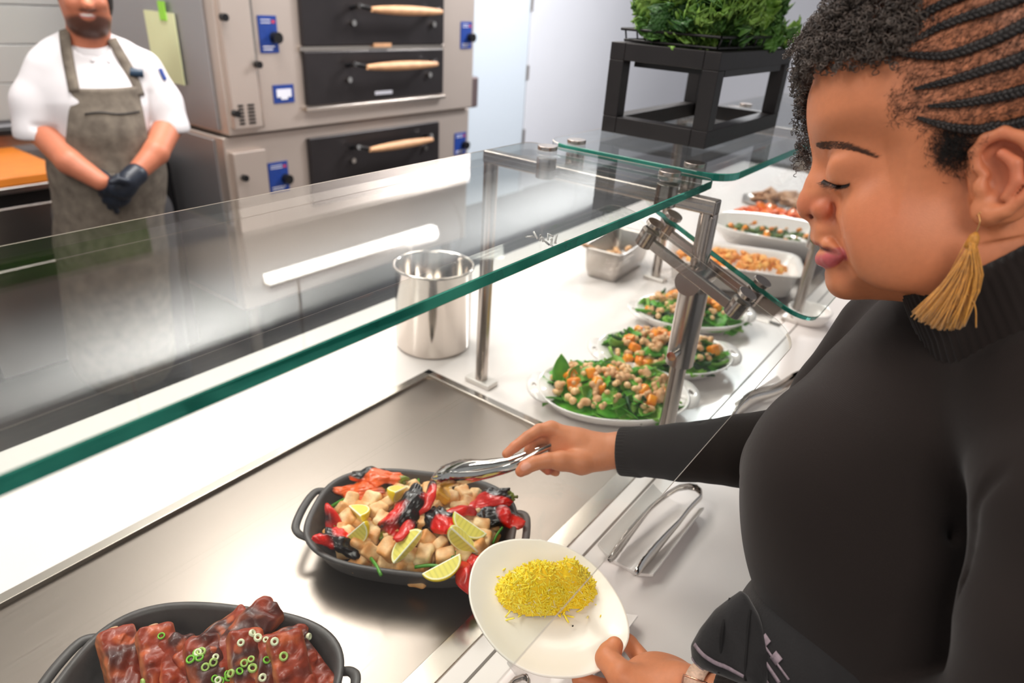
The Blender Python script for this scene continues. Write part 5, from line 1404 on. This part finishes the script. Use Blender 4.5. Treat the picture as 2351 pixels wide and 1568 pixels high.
# trousers and pouch like folded apron
mtr=mat('black_cotton',(24,22,23),.85,noise=.2,nscale=60,bump=.2,bscale=400,sheen=.2)
ts=SDF((-.30,-.22,-1.0),(.30,.22,.30),.007,(.58,-.08,0))
ts.chain([D(2060,1560,.66),(.575,-.12,.02),(.58,-.14,-.10)],[.122,.128,.125],.03)
ts.cone(D(1905,1500,.635),D(2040,1640,.64),.092,.10,.03)
for sx in(.075,-.075): ts.chain([(.58+sx,-.14,-.06),(.585+sx,-.14,-.45),(.59+sx,-.15,-.84)],[.088,.064,.050],.03)
ts.box((.58,.10,-.4),(.4,.055,.4),0,.002,'s')
V,F=ts.mesh(1); trs=npmesh('trousers',V,F,mtr,woman,True)
ps=SDF((-.07,-.03,-.09),(.07,.03,.09),.0024,D(1670,1470,.61),[nrm(D(1770,1470,.61)-D(1600,1470,.61)),-nrm(ray(1670,1470)),[0,0,1]])
_a0=nrm(D(1770,1470,.61)-D(1600,1470,.61)); _a1=nrm(ray(1670,1470)); _a0=nrm(_a0-_a1*(_a0@_a1)); _a2=np.cross(_a0,_a1); 
if _a2@nrm(D(1670,1380,.61)-D(1670,1500,.61))<0: _a2=-_a2
_A=np.array([_a0,_a1,_a2]); 
if np.linalg.det(_A)<0: _A=np.array([_a0,-_a1,_a2])
ps.A=_A
PP=[tuple(ps.loc(D(*q_,.61))[[0,2]]) for q_ in((1702,1352),(1676,1370),(1640,1398),(1606,1442),(1584,1482),(1588,1515),(1612,1536),(1660,1552),(1712,1572),(1752,1600),(1770,1500),(1742,1410),(1718,1365))]
_gx=ps.lo[0]+ps.h*np.arange(ps.n[0]); _gz=ps.lo[2]+ps.h*np.arange(ps.n[2]); _gy=ps.lo[1]+ps.h*np.arange(ps.n[1]); _X,_Z=np.meshgrid(_gx,_gz,indexing='ij'); _d=poly_sd(_X,_Z,PP)
_wv=1+.18*np.sin(_X*190+_Z*60)
ps.D=(np.sqrt(np.maximum(.016+_d,0)[:,None,:]**2+(_gy[None,:,None]*(1.0/_wv)[:,None,:])**2)-.016).astype(np.float32)
V,F=ps.mesh(1); po=npmesh('waist_tie',V,F,mtr,woman,True)
pb=BVHTree.FromPolygons([tuple(v) for v in V],[tuple(int(i) for i in f) for f in F])
tV=trs.data; tb=BVHTree.FromPolygons([tuple(v.co) for v in tV.vertices],[tuple(p.vertices) for p in tV.polygons])
mst=mat('grey_stripe',(150,134,142),.8,noise=.3,nscale=300)
def stripe(bv,pxs,w,parent,nm='stripe'):
    Q=spl([(a,b,0) for a,b in pxs],16); P=[];N=[]
    for q in Q:
        d=nrm(ray(q[0],q[1])); r=bv.ray_cast(Vector(CP),Vector(d))
        if r[0] is None: continue
        nn=np.array(r[1]); 
        if nn@d>0: nn=-nn
        P.append(np.array(r[0])+nn*.0008); N.append(nn)
    if len(P)<3: return
    mb=MB(); blade(mb,P,np.full(len(P),w),np.array(N),np.zeros(len(P)),.0006,3); mb.build(nm,mst,parent,smooth=True)
stripe(pb,[(1590,1472),(1612,1500),(1640,1520),(1670,1532),(1708,1552)],.0017,po)
mseam=mat('dark_seam_cloth',(14,12,13),.9)
for q_ in([(1676,1374),(1662,1430),(1655,1490),(1650,1545)],[(1722,1400),(1716,1460),(1712,1520),(1712,1562)],[(1690,1362),(1684,1420),(1682,1470)]):
    Q=[]
    for a_,b2 in q_:
        r_=pb.ray_cast(Vector(CP),Vector(nrm(ray(a_,b2))))
        if r_[0] is not None: Q.append(np.array(r_[0]))
    if len(Q)>2: MB().tube(spl(Q,14),.0013,7).build('seam',mseam,po,smooth=True)
stripe(pb,[(1583,1500),(1600,1525),(1620,1540)],.0014,po)
for q,w in(([(1715,1480),(1740,1525),(1765,1568)],.0009),([(1722,1462),(1755,1515),(1790,1567)],.0018),([(1735,1450),(1772,1505),(1812,1560)],.0010)): stripe(tb,q,w,trs)
for q in([(1752,1462),(1764,1480)],[(1776,1502),(1790,1520)]):
    stripe(tb,[q[0],((q[0][0]+q[1][0])/2,(q[0][1]+q[1][1])/2),q[1]],.0045,trs,'woven_mark')
# wrist watch
td_=(onplane(1411,1482,.010)-CP)@CM[2]
wc=D(1600,1603,td_-.056); wd=nrm(D(1560,1590,td_-.045)-D(1640,1620,td_-.065)); a=nrm(np.cross(wd,[0,0,1])); b_=np.cross(a,wd)
mb=MB(); rg=[]
for s_,q in((-.009,.0285),(-.009,.0305),(.009,.0305),(.009,.0285),(-.009,.0285)): rg.append(wc+wd*s_+q*(np.cos(th)[:,None]*a+np.sin(th)[:,None]*b_))
mb.loft(rg,False,False); wt=mb.build('watch_strap',mat('peach_strap',(236,196,172),.5,noise=.3,nscale=300,bump=.3,bscale=500),woman,smooth=True)
up_=nrm(np.cross(wd,np.cross(CP-wc,wd))); sd_=np.cross(up_,wd)
cb_=wc+nrm(up_*.95+[0,0,.45])*.0318; 
mb=MB(); q4=[cb_+wd*.0115+sd_*.009,cb_-wd*.0115+sd_*.009,cb_-wd*.0115-sd_*.009,cb_+wd*.0115-sd_*.009,cb_+wd*.0115+sd_*.009]
mb.tube(q4,.0013,8); mb.build('buckle',mat('rose_gold',(226,160,132),.2,1),wt,smooth=True)
setp(woman)
# ---------------------------------------------------------------- earring
hook=[hp(2247,492,.0785),hp(2250,505,.0815),hp(2246,522,.0815),hp(2240,535,.081)]
e=empty('tassel_earring',tuple(hook[0]),'gold hook earring with long mustard tassel hanging from the woman\'s ear','earring')
mgold=mat('gold',(214,170,110),.25,1)
mb=MB(); mb.tube(spl([hp(2243,495,.0775),hp(2252,487,.0790)]+hook,20),.00045,7); mb.build('hook',mgold,e,smooth=True)
mb=MB(); tp0=hp(2238,542,.081); 
tdn=nrm(np.array([0,0,-1.0])-.0*Hu)
mb.tube([tp0+[0,0,.003],tp0,tp0-[0,0,.004],tp0-[0,0,.009]],[.001,.0034,.0040,.0042],14); mb.build('cap',mat('tassel_wrap',(206,140,56),.5,noise=.3,nscale=400),e,smooth=True)
mb=MB(); tA=hp(2232,556,.081); R=np.random.RandomState(51)
tips=[(2098,728),(2120,738),(2140,748),(2160,756),(2185,756),(2205,752),(2215,745)]
for i in range(260):
    u=R.uniform(0,1)**.9; k_=min(5,int(u*6)); fx=u*6-k_; tx=tips[k_][0]*(1-fx)+tips[k_+1][0]*fx; ty=tips[k_][1]*(1-fx)+tips[k_+1][1]*fx
    lt=.081+R.normal()*.005; sp_=R.uniform(-1,1)
    e0=tA+np.array([R.normal()*.0012,R.normal()*.0012,0])+Hn*R.normal()*.0012
    e1=hp(tx+R.uniform(-6,6),ty+R.uniform(-14,4),lt); mid=(e0+e1)/2+Hu*(-.004+.0015*R.normal())+Hn*.001*R.normal()
    mb.tube(spl([e0,mid,e1+Hu*R.normal()*.0006],6),.00042,4)
mb.tube(spl([tA,hp(2225,620,.083),hp(2212,660,.084),hp(2238,700,.086),hp(2241,752,.086)],16),.0005,5)
mb.build('tassel',mat('tassel_thread',(222,154,56),.5,noise=.35,nscale=300,sheen=.4),e,smooth=True)
fixparents(e)
# ---------------------------------------------------------------- tongs in her hand
ht=empty('serving_tongs',tuple(D(1290,1014,.985)),'scalloped steel tongs in the woman\'s hand, tips over the pan','tongs')
upv=nrm(D(1100,1000,.98)-D(1110,1080,.98)); 
def arm(pxs,wd_,cup,sgn):
    P=spl([D(*q) for q in pxs],44); s_=np.linspace(0,1,44)
    w=np.interp(s_,[0,.3,.55,.75,.9,.97,1],[.0065,.007,.0085,.0150,.0145,.010,.002])*wd_
    w=w*(1+.06*np.sin(s_*120)*(s_>.62))
    cu=np.interp(s_,[0,.5,.75,1],[.003,.004,.008,.004])*cup
    nv=nrm(upv*.55*sgn+(-ray(1100,1050))*.85)
    mb=MB(); blade(mb,P,w,nv,cu,.0012,11); mb.build('tong_arm',M['polish'],ht,smooth=True)
arm([(1296,1012,.992),(1240,1030,.986),(1180,1052,.982),(1120,1062,.990),(1070,1066,1.0),(1025,1080,1.012),(988,1100,1.026)],1.0,-1,1)
arm([(1296,1014,.992),(1240,1042,.975),(1180,1074,.972),(1120,1092,.984),(1060,1104,1.0),(1020,1108,1.015),(990,1106,1.028)],1.0,-1,-1)
mb=MB(); mb.tube(spl([D(1290,1010,.990),D(1300,1011,.994),D(1290,1017,.986)],7),.004,8); mb.build('hinge',M['polish'],ht,smooth=True)
fixparents(ht)
# ================================================================ the man behind the counter
Q0=dep(205,75,2.3); qh=ray(205,75); qh=nrm([qh[0],qh[1],0]); qx=nrm(np.cross(qh,[0,0,1])); QA=np.array([qx,qh,[0,0,1.0]])
def q(px,py,off=0.0):
    """point of the upright plane through the man, off metres toward the counter"""
    d=ray(px,py); t=((Q0-qh*off-CP)@qh)/(d@qh); return CP+d*t
mskin2=mat('skin_tan',(190,120,88),.5,attr=True,noise=.1,nscale=120,sss=.08)
fl=-.9
s=SDF((-.48,-.40,-1.48),(.50,.36,.30),.0062,Q0,QA)
s.ell(q(193,-2,.03),(.076,.098,.118),0,R=QA); s.ell(q(203,50,.05),(.052,.055,.045),.03,R=QA)
s.cone(q(200,8,.135),q(196,-30,.125),.013,.008,.02); s.sph(q(201,12,.142),.017,.012)
for sx in(-1,1):
    s.ell(q(193+sx*50,-8,.02),(.010,.018,.032),.01,R=QA); s.ell(q(197+sx*25,8,.10),(.028,.025,.022),.02,R=QA)
    s.ell(q(195+sx*22,-28,.118),(.013,.010,.008),.006,R=QA)
s.chain([q(202,40,.0),q(206,115,-.02)],[.060,.066],.03)
s.chain([q(206,120,-.02),q(225,230,-.02),q(250,400,-.02),q(268,520,-.02)],[.07,.125,.13,.13],.05)
for a,b,c,d_ in(((110,165,-.01),(95,300,.04),(160,372,.19),(232,418,.25)),((335,165,-.01),(385,290,.04),(358,350,.17),(308,402,.24))):
    s.chain([q(*a),q(*b),q(*c),q(*d_)],[.06,.050,.043,.031],.02)
V,F=s.mesh(1)
sk=L3((184,112,84)); c=sk*(1+.06*noise3(V,40,2)[:,None])
def ell_m(V,ctr,r,soft=.25):
    d=(V-ctr)@QA.T/np.array(r); return np.clip((1-np.linalg.norm(d,axis=1))/soft,0,1)[:,None]
beard=np.clip(ell_m(V,q(205,56,.06),(.078,.10,.050),.2)+ell_m(V,q(201,23,.12),(.034,.05,.008),.3)*.8,0,1)
hole=ell_m(V,q(202,38,.13),(.026,.06,.017),.3); beard=beard*(1-hole)
c=c*(1-beard*.85)+L3((34,26,24))*beard*.85
m=ell_m(V,q(201,37,.13),(.026,.06,.0100),.2); c=c*(1-m)+L3((190,110,104))*m
m=ell_m(V,q(201,35,.13),(.021,.06,.0050),.2); c=c*(1-m)+L3((238,228,222))*m
man=npmesh('person',V,F,mskin2,None,True); setcol(man,c)
setp(man,'smiling bearded man in white jacket and grey apron standing by the oven','person')
hsd=SDF((-.12,-.16,-.06),(.12,.16,.20),.006,q(193,-5,.03),QA)
hsd.ell(q(193,-16,.02),(.083,.104,.118),0,R=QA); hsd.ell(q(196,18,.11),(.072,.09,.10),.01,'s',R=QA)
V,F=hsd.mesh(1); npmesh('hair',V,F,mat('man_hair',(30,22,20),.7,noise=.3,nscale=90),man,True)
g=MB()
for sx in(-1,1):
    cc_=q(195+sx*21,-22,.135); g.tube([cc_+qx*.024*math.cos(t)+np.array([0,0,.018])*math.sin(t) for t in np.linspace(0,2*math.pi,20)],.0018,6)
    g.tube([cc_+qx*.024*sx,cc_+qx*.036*sx+qh*.09],.0016,6)
g.tube([q(195,-22,.142)-qx*.009,q(195,-22,.142)+qx*.009],.0016,6); g.build('glasses',M['dark'],man,smooth=True)
# jacket
mj=mat('white_jacket',(214,210,212),.8,noise=.06,nscale=12,bump=.35,bscale=14)
j=SDF((-.48,-.36,-.75),(.50,.36,.10),.0065,Q0,QA)
j.chain([q(208,150,-.02),q(225,240,.0),q(248,390,.0)],[.115,.165,.170],.08)
for a,b,c_,r in(((118,168,-.01),(90,240,.0),(92,306,.03),(.080,.082,.080)),((325,162,-.01),(368,235,.0),(390,292,.03),(.075,.074,.070))):
    j.chain([q(*a),q(*b),q(*c_)],r,.05)
j.chain([q(150,140,-.02),q(205,112,-.03),q(275,138,-.02)],[.075,.07,.075],.05)
for a,b in(((92,312,.03),(98,350,.04)),((392,300,.03),(402,345,.04))):
    d=nrm([0,0,-1.0]); j.box(q(*a)+d*.075,(.16,.16,.072),0,.001,'s',R=QA)
for a,b in(((345,215,.08),(350,280,.08)),((215,150,.15),(235,190,.16)),((80,290,.10),(130,296,.10))): j.cone(q(*a),q(*b),.004,.004,.02,'s')
j.cone(q(205,60,.05),q(206,112,.03),.060,.058,.004,'s')
V,F=j.mesh(1); jk=npmesh('jacket',V,F,mj,man,True)
jb=BVHTree.FromPolygons([tuple(v) for v in V],[tuple(int(i) for i in f) for f in F])
col_=MB(); th2=np.linspace(0,2*math.pi,40,endpoint=False)
rg=[]
for z_,r_ in((0,.064),(.0,.068),(-.05,.078),(-.055,.07)):
    cz=q(205,92,.0)+np.array([0,0,z_]); rg.append(cz+r_*(np.cos(th2)[:,None]*qx+np.sin(th2)[:,None]*qh)+np.array([0,0,1])*(.022*np.sin(th2))[:,None])
col_.loft(rg,False,False); col_.build('jacket_collar',mj,man,smooth=True)
for i in range(2):
    p=q(212+i*36,140+i*2,.17); r_=jb.ray_cast(Vector(CP),Vector(nrm(p-CP)))
    if r_[0] is not None: MB().tube([np.array(r_[0])+qh*.004,np.array(r_[0])-qh*.004],.007,10).build('button',mj,man,smooth=True)
# apron
ma=mat('grey_canvas',(120,110,98),.85,noise=.35,nscale=26,col2=(88,79,70),bump=.3,bscale=120)
ap=SDF((-.40,-.40,-1.35),(.42,.20,-.05),.0065,Q0,QA)
ap.chain([q(225,215,.01),q(238,300,.02),q(250,380,.02)],[.158,.176,.182],.06)
ap.chain([q(250,400,.015),q(262,560,.0),q(285,800,.0)],[.185,.195,.20],.05)
def cutb(ctr,hsz,R): ap.box(ctr,hsz,0,.004,'s',R=R)
cutb(q(245,203,.15)+np.array([0,0,.15]),(.5,.5,.15),QA)           # top edge
cutb(q(245,300,0)+qh*.30,(.6,.29,1.5),QA)                          # open back
for sx,(a,b) in((-1,((163,200),(150,325))),(1,((322,203),(342,325)))):
    A_=q(*a,.15);B_=q(*b,.15); v=nrm(A_-B_); nn=nrm(np.cross(v,qh))*sx; 
    if nn@(qx*sx)<0: nn=-nn
    cutb((A_+B_)/2+nn*.12+v*.04,(.12,.6,.15),[nn,qh,v])
V,F=ap.mesh(1); apo=npmesh('apron',V,F,ma,man,True)
ab=BVHTree.FromPolygons([tuple(v) for v in V],[tuple(int(i) for i in f) for f in F])
def strap(bv,pxs,w,m,nm,lift=.004,parent=None):
    Q=spl([(a,b,0) for a,b in pxs],14);P=[];N=[]
    for u in Q:
        d=nrm(ray(u[0],u[1])); r=bv.ray_cast(Vector(CP),Vector(d))
        if r[0] is None: continue
        nn=np.array(r[1]); nn=-nn if nn@d>0 else nn; P.append(np.array(r[0])+nn*lift);N.append(nn)
    if len(P)<3: return
    mb=MB(); blade(mb,P,np.full(len(P),w),np.array(N),np.zeros(len(P)),.004,3); mb.build(nm,m,parent or man,smooth=True)
strap(jb,[(172,212),(166,180),(156,130),(150,85),(150,70)],.017,ma,'apron_strap')
strap(jb,[(322,220),(310,190),(292,155),(272,120),(256,92)],.017,ma,'apron_strap')
strap(ab,[(195,262),(230,258),(275,262),(320,256)],.002,M['dark'],'pocket_seam',.002,apo)
strap(ab,[(140,360),(190,392),(240,402),(300,398),(350,372)],.006,ma,'apron_tie',.004,apo)
strap(jb,[(296,166),(312,168),(328,169)],.014,mat('navy_badge',(30,52,72),.4),'name_badge',.010)
strap(jb,[(366,158),(371,170),(378,184)],.008,M['blue'],'sleeve_patch',.004)
# gloves with five fingers each
gs=SDF((-.13,-.14,-.16),(.15,.14,.14),.0038,q(272,436,0.270),QA)
gs.chain([q(312,400,0.240),q(296,414,0.260)],[.038,.037],.01); gs.ell(q(280,432,0.270),(.045,.028,.040),.015,R=QA)
for i,(a,b,c_) in enumerate((((262,420,.21),(240,432,.225),(232,446,.22)),((264,432,.215),(242,447,.23),(240,462,.22)),((268,444,.215),(250,462,.23),(252,476,.22)),((276,452,.21),(264,472,.22),(268,486,.21)))):
    gs.chain([q(*a),q(*b),q(*c_)],[.0125,.0115,.0095],.006)
gs.chain([q(290,416,0.290),q(272,412,0.305),q(256,418,0.310)],[.014,.012,.010],.006)
V,F=gs.mesh(1); npmesh('glove',V,F,mat('black_nitrile',(34,40,52),.4,noise=.3,nscale=60),man,True)
gs=SDF((-.13,-.14,-.16),(.15,.14,.14),.0038,q(262,446,0.230),QA)
gs.chain([q(228,412,0.225),q(244,426,0.240)],[.036,.036],.01); gs.ell(q(268,450,0.235),(.046,.024,.042),.015,R=QA)
for a,b,c_ in (((292,440,.17),(312,452,.17),(322,464,.165)),((292,452,.17),(310,466,.17),(316,478,.165)),((288,464,.17),(302,480,.17),(306,492,.165)),((278,474,.165),(288,492,.165),(290,502,.16))):
    gs.chain([q(*a),q(*b),q(*c_)],[.0125,.0115,.0095],.006)
gs.chain([q(250,424,0.260),q(262,412,0.270),q(272,404,0.270)],[.014,.012,.010],.006)
V,F=gs.mesh(1); npmesh('glove',V,F,bpy.data.materials['black_nitrile'],man,True)
# trousers and shoes
zb=q(270,520,0)
tr=SDF((-.26,-.22,-1.0),(.26,.22,.2),.009,(zb[0],zb[1],0),QA)
hz=zb[2]
for sx in(-.10,.10):
    b0=np.array([zb[0],zb[1],hz+.05])+qx*sx; tr.chain([b0,b0+[0,0,(fl-hz)*.5],np.array([b0[0],b0[1],fl+.07])],[.105,.08,.065],.04)
tr.ell(np.array([zb[0],zb[1],hz+.08]),(.17,.12,.12),.05,R=QA)
V,F=tr.mesh(1); npmesh('trousers',V,F,mat('checked_trousers',(70,68,70),.8,noise=.3,nscale=70),man,True)
for sx in(-.10,.10):
    b0=np.array([zb[0],zb[1],fl+.045])+qx*sx; sh=SDF((-.08,-.25,-.06),(.08,.12,.08),.007,b0,QA)
    sh.ell(b0-qh*.06,(.048,.14,.043),0,R=QA); sh.box(b0-qh*.06+[0,0,-.06],(.1,.3,.018),0,.002,'s',R=QA)
    V,F=sh.mesh(1); npmesh('shoe',V,F,M['black'],man,True)
